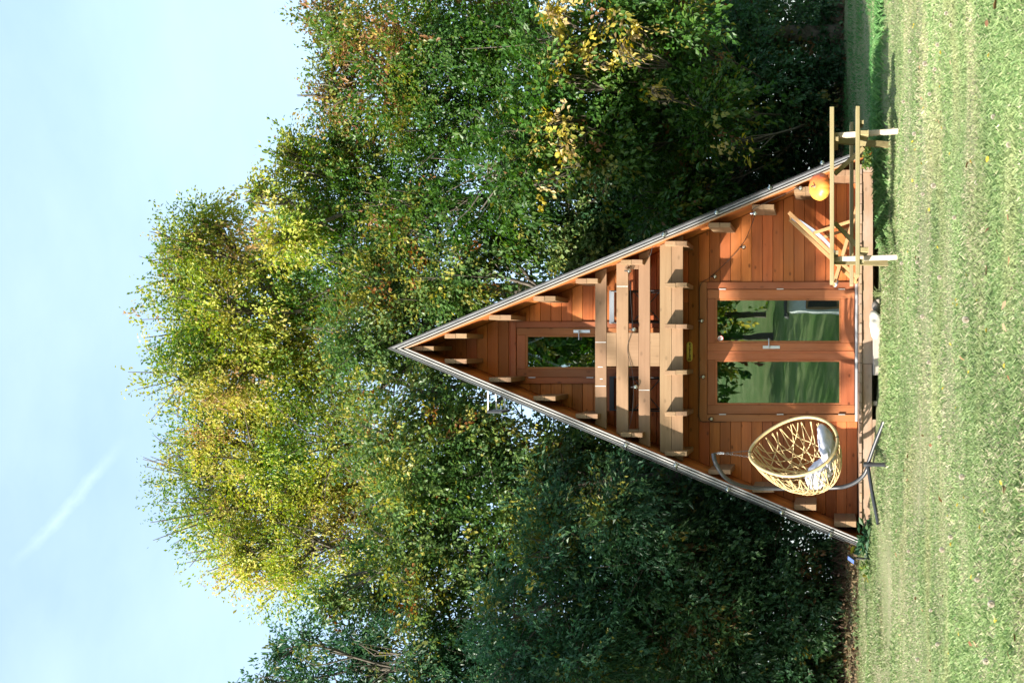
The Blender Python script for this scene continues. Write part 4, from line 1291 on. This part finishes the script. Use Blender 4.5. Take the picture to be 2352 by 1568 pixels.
# pumpkin
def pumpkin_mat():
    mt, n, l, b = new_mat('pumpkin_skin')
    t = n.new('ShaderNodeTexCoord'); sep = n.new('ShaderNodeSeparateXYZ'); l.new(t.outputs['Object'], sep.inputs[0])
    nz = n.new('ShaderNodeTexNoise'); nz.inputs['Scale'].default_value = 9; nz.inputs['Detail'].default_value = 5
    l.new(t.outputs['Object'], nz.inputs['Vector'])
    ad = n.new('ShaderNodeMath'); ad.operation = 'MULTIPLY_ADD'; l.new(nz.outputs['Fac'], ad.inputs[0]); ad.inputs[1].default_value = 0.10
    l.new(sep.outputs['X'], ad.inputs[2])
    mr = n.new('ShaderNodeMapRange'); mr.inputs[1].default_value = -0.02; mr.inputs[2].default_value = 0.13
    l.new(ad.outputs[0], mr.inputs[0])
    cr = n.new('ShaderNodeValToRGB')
    cr.color_ramp.elements[0].color = (0.60, 0.29, 0.045, 1); cr.color_ramp.elements[1].color = (0.50, 0.10, 0.02, 1)  # ripe colour, with the sunlit left side also put in as yellower tint
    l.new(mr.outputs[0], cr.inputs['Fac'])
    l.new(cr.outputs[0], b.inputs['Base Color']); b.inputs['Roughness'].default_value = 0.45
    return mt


pc = Vector((1.85, 14.46, TZ + 0.100))
pk = thing('pumpkin', (pc.x, pc.y, TZ), 'orange and red ribbed pumpkin resting on the picnic table', 'pumpkin')
V, F = [], []
nu, nv = 72, 22
tilt = Matrix.Rotation(math.radians(38), 4, 'X')
for j in range(nv + 1):
    th = math.pi * j / nv
    for i in range(nu):
        ph = 2 * math.pi * i / nu
        rib = 1 - 0.075 * (abs(math.sin(ph * 5.5)) < 0.0) - 0.06 * (1 - abs(math.sin(ph * 5.5))) ** 2.2 * math.sin(th) ** 0.5
        r_ = 0.160 * math.sin(th) ** 0.82 * rib
        zz = 0.098 * math.cos(th) * (1 - 0.30 * math.exp(-(math.sin(th) / 0.35) ** 2))
        p = tilt @ Vector((r_ * math.cos(ph), r_ * math.sin(ph), zz))
        V.append(pc + Vector((p.x, p.y, p.z)) + Vector((0, 0, 0.014)))
for j in range(nv):
    for i in range(nu):
        k = (i + 1) % nu
        F.append((j * nu + i, j * nu + k, (j + 1) * nu + k, (j + 1) * nu + i))
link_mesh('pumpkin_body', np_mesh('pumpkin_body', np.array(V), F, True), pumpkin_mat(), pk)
st0 = pc + Vector((0, 0, 0.014)) + tilt.to_3x3() @ Vector((0, 0, 0.072))
ax_ = tilt.to_3x3() @ Vector((0, 0, 1))
tubes('stalk', [(smoothpath([st0, st0 + ax_ * 0.02, st0 + ax_ * 0.045 + Vector((-0.006, 0, 0.004))], 6), np.array([0.02, 0.014, 0.012, 0.011, 0.011, 0.012]))], M['deckw_z'], pk, 8)

# ------------------------------------------------------------------ folding deck chair on the deck
dc = thing('deck_chair', (1.3, 16.5, 0.4), 'folding beech deck chair with grey sling on the deck by the wall', 'deck chair')
YA, YC = 16.28, 16.74


def sk(x_, y_, z_):
    return (x_ - 0.09 * (y_ - 16.5), y_, z_)


for y_ in (YA, YC):
    beam('back_rail', sk(1.735, y_, 1.305), sk(0.885, y_, 0.412), 0.048, 0.024, M['beech_x'], dc, (0, 1, 0), 0.004)
    yi = y_ + (0.032 if y_ == YA else -0.032)
    beam('seat_rail', sk(0.835, yi, 0.715), sk(1.80, yi, 0.425), 0.046, 0.024, M['beech_x'], dc, (0, 1, 0), 0.004)
    yo = y_ - (0.030 if y_ == YA else -0.030)
    beam('prop_rail', sk(1.462, yo, 0.985), sk(1.625, yo, 0.470), 0.042, 0.022, M['beech_z'], dc, (0, 1, 0), 0.004)
tubes('crossbar', [([sk(1.725, YA, 1.29), sk(1.725, YC, 1.29)], 0.014)], M['beech_y'], dc, 8)
tubes('crossbar', [([sk(0.845, YA, 0.712), sk(0.845, YC, 0.712)], 0.014)], M['beech_y'], dc, 8)
tubes('crossbar', [([sk(0.905, YA, 0.43), sk(0.905, YC, 0.43)], 0.013)], M['beech_y'], dc, 8)
tubes('crossbar', [([sk(1.785, YA, 0.432), sk(1.785, YC, 0.432)], 0.013)], M['beech_y'], dc, 8)
prof = smoothpath([(1.735, 1.31), (1.60, 1.09), (1.43, 0.86), (1.22, 0.70), (1.02, 0.665), (0.86, 0.725), (0.825, 0.70), (0.87, 0.675)], 36)
V, F = [], []
for i, (x_, z_) in enumerate(prof):
    for k in range(9):
        f = k / 8
        yy = YA + 0.045 + (YC - YA - 0.09) * f
        V.append(sk(x_, yy, z_ - 0.018 * math.sin(math.pi * f)))
for i in range(len(prof) - 1):
    for k in range(8):
        F.append((i * 9 + k, i * 9 + k + 1, (i + 1) * 9 + k + 1, (i + 1) * 9 + k))
slo = link_mesh('sling', np_mesh('sling', V, F, True), M['canvas'], dc)
sol = slo.modifiers.new('thick', 'SOLIDIFY'); sol.thickness = 0.004

# ------------------------------------------------------------------ balcony seating
def folding_chair(xc, w_, label, backmat, flip):
    ch = thing('folding_chair', (xc, 16.62, 2.906), label, 'chair', 'folding chairs on the balcony')
    zs, zb, zt = 3.40, 2.912, 3.70
    ya, yb = 16.48, 16.82
    for s in (-1, 1):
        xs_ = xc + s * w_ / 2
        tubes('leg', [([(xs_, ya, zb), (xs_, yb - 0.06, zs), (xs_, yb, zt)], 0.011)], M['black'], ch, 6)
        tubes('leg', [([(xs_ - s * 0.02, yb, zb), (xs_ - s * 0.02, ya, zs)], 0.011)], M['black'], ch, 6)
    for a, b_ in ((-1, 1), (1, -1)):
        tubes('cross_stay', [([(xc + a * w_ / 2, ya + 0.01 * b_, zb + 0.06), (xc + b_ * w_ / 2, ya + 0.01 * b_, zs - 0.05)], 0.008)], M['black'], ch, 5)
    for q in range(4):
        y0 = ya + 0.01 + q * 0.07
        box('seat_slat', xc - w_ / 2, xc + w_ / 2, y0, y0 + 0.055, zs - 0.014, zs + 0.006, M['black'], ch, 0.003)
    box('back_slat', xc - w_ / 2 - 0.01, xc + w_ / 2 + 0.01, yb - 0.012, yb + 0.008, zt - 0.055, zt + 0.01, backmat, ch, 0.004)
    box('back_slat', xc - w_ / 2, xc + w_ / 2, yb - 0.035, yb - 0.017, zt - 0.19, zt - 0.15, M['black'], ch, 0.004)


folding_chair(-0.60, 0.44, 'black folding chair with black backrest behind the left balcony rails', M['black'], 1)
folding_chair(0.55, 0.42, 'black folding chair with pale grey backrest behind the right balcony rails', M['paleslat'], -1)

# ------------------------------------------------------------------ hanging egg chair
YE = 15.1
std = thing('chair_stand', (-1.4, YE, gz(-1.4, YE)), 'curved charcoal steel stand with splayed feet at the left of the deck', 'stand')
pole = [(1639, 1040.5), (1640, 1050), (1643.7, 1061.8), (1654, 1081), (1667, 1097), (1689, 1110), (1721, 1118.5), (1765, 1121), (1850, 1121), (1919, 1119), (1942.5, 1116), (1966, 1106), (1983.5, 1091), (1992, 1075), (1996, 1060)]
pp = [np.array(W(px, py, YE + 0.08 * (px > 1900) + 0.52 * math.sin(math.pi * min(1, max(0, (px - 1645) / 350.0))) ** 0.8)) for px, py in pole]
tubes('pole', [(smoothpath(pp, 70), 0.026)], M['charcoal'], std, 12)
jn = np.array(W(1995, 1066, YE + 0.08))
for ex, ey in ((-0.875, 14.90), (-2.06, 14.95), (-1.33, 14.45), (-1.45, 15.75)):
    e = np.array((ex, ey, gz(ex, ey) + 0.018))
    mdl = (jn + e) / 2 + np.array((0, 0, 0.012))
    fo_ = tubes('foot', [(smoothpath([jn + np.array((0, 0, 0.01)), mdl, e], 8), 0.023)], M['charcoal'], std, 10)
    V, F = tube_np([e, e + (e - mdl) / np.linalg.norm(e - mdl) * 0.02], 0.025, 10)
    link_mesh('foot_cap', np_mesh('foot_cap', V, F), M['black'], fo_)
V, F = tube_np([jn + np.array((0, 0, -0.04)), jn + np.array((0, 0, 0.06))], 0.032, 12)
link_mesh('hub', np_mesh('hub', V, F, True), M['charcoal'], std)

PSI, TAU = math.radians(42), math.radians(14)
Nh = np.array((math.sin(PSI), -math.cos(PSI), 0.0))
Zv = np.array((0, 0, 1.0))
N_ = Nh * math.cos(TAU) + Zv * math.sin(TAU)
Vv = Zv * math.cos(TAU) - Nh * math.sin(TAU)
Av = np.array((math.cos(PSI), math.sin(PSI), 0.0))
RC = np.array(W(1822, 1026, YE))
RH, RW, RD = 0.545, 0.43, 0.74


def shell(a_, v_, inset=0.0):
    """a_, v_ in the unit disc of the opening -> point on the basket."""
    rho = min(1.0, math.hypot(a_, v_))
    wv = RW * (1 - 0.16 * v_ - 0.10 * v_ * v_)
    dep = RD * math.sqrt(max(0, 1 - rho ** 2.4)) * (1 - 0.22 * v_) * (1 - inset)
    return RC + Av * (a_ * wv * (1 + 0.05 * (1 - rho))) + Vv * (v_ * RH * (1 + 0.02 * (1 - rho))) - N_ * dep


egg = thing('hanging_egg_chair', tuple(RC), 'woven rattan egg chair hanging by a chain from the curved stand', 'hanging chair')
rimp = np.array([shell(math.sin(a), math.cos(a)) for a in np.linspace(0, 2 * math.pi, 73)[:-1]])
V, F = tube_np(rimp, 0.0195, 10, True)
link_mesh('rim', np_mesh('rim', V, F, True), M['rattan'], egg)
for a_c in (-0.36, 0.30):
    pts = []
    for t_ in np.linspace(-1, 1, 26):
        lim = math.sqrt(1 - a_c ** 2 * (1 - abs(t_) ** 4))
        pts.append(shell(a_c * (1 - t_ ** 4) if t_ > 0 else a_c * (1 - t_ ** 6), t_ * 0.985))
    tubes('rib', [(np.array(pts), 0.0125)], M['rattan'], egg, 8)
we = random.Random(12); L = []
for fam, cnt in ((28, 12), (-28, 12), (64, 8), (-64, 8)):
    for i in range(cnt):
        off_ = -0.9 + 1.8 * (i + 0.5) / cnt + we.uniform(-0.035, 0.035)
        th_ = math.radians(fam + we.uniform(-4, 4))
        dr_ = np.array((math.sin(th_), math.cos(th_))); nn = np.array((math.cos(th_), -math.sin(th_)))
        ln = math.sqrt(max(0.02, 1 - off_ ** 2))
        bow = we.uniform(-0.02, 0.02); ph = we.uniform(0, 6)
        pts = []
        for t_ in np.linspace(-1, 1, 17):
            q = nn * (off_ + bow * (1 - t_ * t_) + 0.012 * math.sin(6 * t_ + ph)) + dr_ * t_ * ln
            r_ = math.hypot(*q)
            if r_ > 0.995: q = q / r_ * 0.995
            pts.append(shell(q[0], q[1], 0.012 * math.sin(9 * t_ + ph)))
        L.append((np.array(pts), 0.0066))
tubes('weave', L, M['rattan'], egg, 5)
topr = shell(0, 1.0)
tip = pp[0]
sp0 = tip + np.array((0, 0, -0.045)); sp1 = tip + np.array((0, 0, -0.125))
hel = np.array([sp0 + (sp1 - sp0) * t_ + 0.014 * np.array((math.cos(t_ * 44), math.sin(t_ * 44), 0)) for t_ in np.linspace(0, 1, 90)])
tubes('spring', [(hel, 0.0032)], M['metal'], egg, 5)
LK = []


def chain(a, b_):
    a, b_ = np.array(a), np.array(b_)
    n_ = max(3, int(np.linalg.norm(b_ - a) / 0.026)); d = (b_ - a) / np.linalg.norm(b_ - a)
    s = np.cross(d, (0, 1, 0)); s /= np.linalg.norm(s); u = np.cross(s, d)
    for i in range(n_):
        c = a + (b_ - a) * (i + 0.5) / n_
        ax1 = s if i % 2 else u
        LK.append(np.array([c + d * 0.017 * math.cos(t_) + ax1 * 0.009 * math.sin(t_) for t_ in np.linspace(0, 2 * math.pi, 11)[:-1]]))


chain(tip + np.array((0, 0, -0.01)), sp0)
r_a = shell(math.sin(0.14), math.cos(0.14)) ; r_b = shell(math.sin(-0.16), math.cos(-0.16))
chain(sp1, r_a); chain(sp1, r_b)
V, F = join_np([tube_np(p, 0.0030, 5, True) for p in LK])
link_mesh('chain', np_mesh('chain', V, F, True), M['chain'], egg)
for ang in (0.02, math.pi * 0.97):
    c = shell(math.sin(ang), math.cos(ang)); c2 = shell(math.sin(ang + 0.03), math.cos(ang + 0.03))
    V, F = tube_np([c, c2], 0.0215, 10)
    link_mesh('clip', np_mesh('clip', V, F, True), M['black'], egg)


def cushion(name, label, ctr, ra, rv, rd, seed, ang=0.0):
    r2 = np.random.default_rng(seed)
    bm = bmesh.new(); bmesh.ops.create_icosphere(bm, subdivisions=5, radius=1.0)
    ca, sa = math.cos(ang), math.sin(ang)
    ph = r2.uniform(0, 6, 8)
    for v in bm.verts:
        x_, y_, z_ = v.co            # x width, y depth, z thickness
        sq = lambda t_: math.copysign(abs(t_) ** 0.72, t_)
        X_, Y_ = sq(x_), sq(y_)
        edge = max(abs(X_), abs(Y_))
        wrn = 0.07 * math.sin(13 * X_ + 3 * Y_ + ph[0]) * edge ** 2 + 0.05 * math.sin(9 * Y_ - 4 * X_ + ph[1]) + 0.035 * math.sin(23 * X_ + 17 * Y_ + ph[2])
        zz = z_ * (1 + wrn * 2.2)
        a_ = X_ * ra; t_ = zz * rv
        p = RC + Av * (ctr[0] + a_ * ca - t_ * sa) + Vv * (ctr[1] + a_ * sa + t_ * ca) - N_ * (ctr[2] + Y_ * rd)
        p = p + Vv * (0.30 * (a_ * a_) + 0.25 * (Y_ * rd) ** 2)
        v.co = Vector(p)
    o = bm_to(name, bm, M['cushion'], None, True)
    return tag(o, label, 'cushion', 'cushions in the egg chair')


cushion('seat_cushion', 'puffy pale lilac seat cushion in the bottom of the egg chair', (0.08, -0.375, 0.20), 0.29, 0.085, 0.22, 1, 0.12)
cushion('back_cushion', 'pale lilac cushion slumped against the left side of the egg chair', (-0.20, -0.25, 0.33), 0.20, 0.10, 0.17, 2, -0.75)

# ------------------------------------------------------------------ solar lamp
sY = 15.75
sb = W(1994, 1282, sY); sb.z = gz(sb.x, sY)
sl = thing('solar_lamp', tuple(sb), 'small solar garden lamp on a black stake at the left roof corner', 'solar lamp')
stp_ = W(1961, 1281, sY)
tubes('stake', [([(sb.x, sY, sb.z - 0.05), (sb.x, sY, (sb.z + stp_.z) / 2)], 0.010), ([(sb.x, sY, (sb.z + stp_.z) / 2 - 0.005), (stp_.x, sY, stp_.z)], 0.015)], M['black'], sl, 8)
nc_ = Vector((-0.55, -0.55, 0.62)).normalized()
t1 = Vector((0.55, -0.83, 0)).normalized(); t2 = nc_.cross(t1).normalized()
pcn = W(1954.5, 1285, sY)
for nm, hw, th, of, mt_ in (('lamp_head', 0.062, 0.022, -0.012, M['black']), ('solar_panel', 0.055, 0.003, 0.002, M['solar'])):
    bm = bmesh.new(); r = bmesh.ops.create_cube(bm, size=1.0)
    for v in r['verts']:
        x_, y_, z_ = v.co
        v.co = pcn + t1 * (x_ * 2 * hw) + t2 * (y_ * 1.7 * hw) + nc_ * (of + z_ * th)
    bm_to(nm, bm, mt_, sl)

# ------------------------------------------------------------------ plants at the cabin corners
def plant(name, label, x_, y_, n, hgt, rad_, size, pal, seed, aspect, cat='plant'):
    r2 = np.random.default_rng(seed)
    z0 = gz(x_, y_)
    root = thing(name, (x_, y_, z0), label, cat)
    d, q = sphere_pts(r2, n, 2.0); d[:, 2] = np.abs(d[:, 2])
    pos = np.array((x_, y_, z0)) + d * q[:, None] * np.array((rad_, rad_, hgt))
    V, F, cc = leaves_np(r2, pos, d, 8, size * 1.6, size * 0.3, size, pal, aspect)
    link_mesh('foliage', np_mesh('foliage', V, F, False, cc), M['leaf'], root)
    L = []
    for k in range(10):
        e = pos[r2.integers(0, n)]
        L.append((np.array([(x_ + r2.normal(0, .02), y_ + r2.normal(0, .02), z0 - 0.02), ((x_ + e[0]) / 2, (y_ + e[1]) / 2, (z0 + e[2]) / 2 + 0.03), e]), 0.004))
    tubes('stem', L, M['stem'], root, 4)
    return root


plant('leafy_plant', 'bushy green weed at the right corner of the deck behind the table', 2.47, 15.95, 70, 0.24, 0.20, 0.055, 'oak', 41, 0.6)
plant('broad_leaved_plant', 'broad-leaved green plant at the left corner of the deck', -2.40, 15.85, 16, 0.12, 0.12, 0.13, 'ash', 42, 0.42)
plant('weed', 'low weed with yellowing leaves beside the solar lamp stake', -2.72, 15.72, 10, 0.07, 0.10, 0.06, 'oak', 43, 0.6)


def tuft(name, label, x_, y_, n, h_, seed, cat='grass tuft'):
    r2 = np.random.default_rng(seed); L = []
    for _ in range(n):
        a = r2.uniform(0, 6.28); ln = r2.uniform(0.15, 0.7) * h_
        b0 = np.array((x_ + r2.normal(0, 0.02), y_ + r2.normal(0, 0.02), gz(x_, y_) - 0.01))
        hh = h_ * r2.uniform(0.6, 1.1)
        L.append((np.array([b0, b0 + np.array((math.cos(a) * ln * .3, math.sin(a) * ln * .3, hh * .7)), b0 + np.array((math.cos(a) * ln, math.sin(a) * ln, hh * 0.95))]), np.array([0.003, 0.0028, 0.0006])))
    V, F = join_np([tube_np(p, r_, 3) for p, r_ in L])
    o = link_mesh(name, np_mesh(name, V, F), M['stem'])
    return tag(o, label, cat)


tuft('grass_tuft', 'tuft of long grass under the deck edge beside the grey stone', 0.70, 15.94, 40, 0.14, 1)
tuft('grass_tuft', 'tuft of dry grass at the right end of the deck face', 1.98, 15.92, 40, 0.13, 2)

# ------------------------------------------------------------------ dandelions and fallen leaves on the lawn
fl = bmesh.new()
for ring, (r0, n_, z_) in enumerate(((0.019, 13, 0.0), (0.013, 10, 0.004), (0.007, 7, 0.007))):
    for k in range(n_):
        a = 2 * math.pi * k / n_ + ring
        da = 1.9 / n_
        vs = [fl.verts.new((0, 0, z_)), fl.verts.new((r0 * math.cos(a - da), r0 * math.sin(a - da), z_ + 0.003)), fl.verts.new((r0 * 1.1 * math.cos(a), r0 * 1.1 * math.sin(a), z_ + 0.004)), fl.verts.new((r0 * math.cos(a + da), r0 * math.sin(a + da), z_ + 0.003))]
        fl.faces.new(vs)
fl_me = bpy.data.meshes.new('petals'); fl.to_mesh(fl_me); fl.free(); fl_me.materials.append(M['dand'])
Vs_, Fs_ = tube_np([(0.006, 0.004, -0.075), (0.002, 0, -0.03), (0, 0, 0)], 0.0022, 4)
stem_me = np_mesh('flower_stem', Vs_, Fs_, True); stem_me.materials.append(M['stem'])
ck = np.random.default_rng(3)
dd, _ = sphere_pts(ck, 150)
Vc, Fc = [], []
for d in dd:
    s = np.cross(d, (0.3, 0.5, 0.8)); s /= np.linalg.norm(s); u = np.cross(s, d)
    e = d * 0.021
    Vc += [d * 0.004, e + s * 0.006, e + d * 0.002, e - s * 0.006]; i = len(Vc) - 4
    Fc.append((i, i + 1, i + 2, i + 3))
    Vc += [d * 0.005, e + u * 0.006, e + d * 0.002, e - u * 0.006]; i = len(Vc) - 4
    Fc.append((i, i + 1, i + 2, i + 3))
clock_me = np_mesh('seed_head', Vc, Fc, False, np.tile((0.62, 0.58, 0.50), (len(Vc), 1))); clock_me.materials.append(M['clock'])
Vl = np.array([(-0.035, 0, 0.004), (-0.012, -0.02, 0.012), (0.018, -0.017, 0.006), (0.038, 0, 0.012), (0.018, 0.017, 0.010), (-0.012, 0.02, 0.002)], dtype=float)
lf = []
for k, c in enumerate(((0.28, 0.16, 0.08), (0.20, 0.10, 0.05), (0.36, 0.26, 0.15))):
    me = np_mesh('fallen_leaf', Vl, [(0, 1, 2, 3, 4, 5)], False, np.tile(c, (6, 1))); me.materials.append(M['litter']); lf.append(me)
pr = random.Random(77)


def place(name, me, loc, rot, sc_, label, cat, group, stem=False):
    o = bpy.data.objects.new(name, me if not stem else None); C.objects.link(o)
    o.location = loc; o.rotation_euler = rot; o.scale = (sc_,) * 3
    tag(o, label, cat, group)
    if stem:
        a = bpy.data.objects.new('flower_head', me); C.objects.link(a); a.parent = o; a.location = (0, 0, 0.075)
        b_ = bpy.data.objects.new('flower_stem', stem_me); C.objects.link(b_); b_.parent = o; b_.location = (0, 0, 0.075)
    return o


yel = [(2098, 62), (2104, 72), (2127, 58), (2135, 110), (2150, 92), (2155, 140), (2170, 118), (2165, 200), (2072, 305), (2094, 335), (2105, 355), (2118, 410), (2110, 420), (2130, 372), (2145, 352), (2188, 355), (2240, 357), (2090, 570), (2160, 560), (2280, 365), (2225, 620), (2195, 685), (2210, 690), (2205, 710), (2250, 690), (2270, 760), (2278, 765), (2240, 640), (2215, 1130), (2205, 1160), (2180, 1190), (2260, 1210), (2275, 1180), (2195, 1290), (2225, 1390), (2215, 1460), (2190, 1250), (2240, 1330), (2290, 1420), (2300, 1260), (2185, 1500), (2250, 1540), (2310, 1100), (2200, 950), (2230, 860), (2170, 900), (2290, 980), (2320, 840), (2190, 780), (2260, 560), (2140, 480), (2120, 260), (2175, 290), (2200, 160), (2220, 60), (2250, 210), (2280, 130)]
for px, py in yel:
    x_, y_, z_ = ground_at(px + pr.uniform(-6, 6), py + pr.uniform(-6, 6))
    place('dandelion', fl_me, (x_, y_, z_ - 0.035 + pr.uniform(0, 0.02)), (pr.uniform(-0.6, 0.9), pr.uniform(-.4, .4), pr.uniform(0, 6)), pr.uniform(0.5, 0.75), 'small yellow dandelion flower in the short grass of the lawn', 'dandelion', 'yellow dandelions in the lawn', True)
clk = [(2190, 35), (2110, 118), (2160, 100), (2140, 155), (2165, 160), (2195, 60), (2090, 240), (2145, 215), (2060, 300), (2120, 310), (2110, 425), (2090, 350), (2130, 445), (2160, 430), (2085, 610), (2095, 680), (2115, 600), (2180, 640), (2130, 730), (2150, 830), (2240, 730), (2165, 1000), (2195, 1230), (2180, 1255), (2100, 1270), (2150, 1400), (2260, 1330), (2170, 1480), (2120, 1520), (2280, 1510), (2230, 1090), (2300, 1390), (2200, 500), (2255, 420), (2290, 270), (2330, 330)]
for px, py in clk:
    x_, y_, z_ = ground_at(px + pr.uniform(-5, 5), py + pr.uniform(-5, 5))
    place('dandelion_clock', clock_me, (x_, y_, z_ - 0.025 + pr.uniform(0, 0.03)), (pr.uniform(-.3, .3), pr.uniform(-.3, .3), 0), pr.uniform(0.55, 0.85), 'round white dandelion seed head standing in the lawn', 'seed head', 'dandelion seed heads in the lawn', True)
for i in range(50):
    px, py = pr.uniform(2060, 2350), pr.uniform(0, 1568)
    x_, y_, z_ = ground_at(px, py)
    if y_ > 15.6: continue
    place('fallen_leaf', lf[i % 3], (x_, y_, z_ + 0.028), (pr.uniform(-.6, .6), pr.uniform(-.6, .6), pr.uniform(0, 6)), pr.uniform(0.45, 0.85), 'dry brown fallen leaf lying on the lawn', 'leaf', 'fallen leaves on the lawn')

print('LEAVES', sum(n for _, n in TREES), TREES)
print('TRIS', sum(len(me.polygons) for me in bpy.data.meshes))
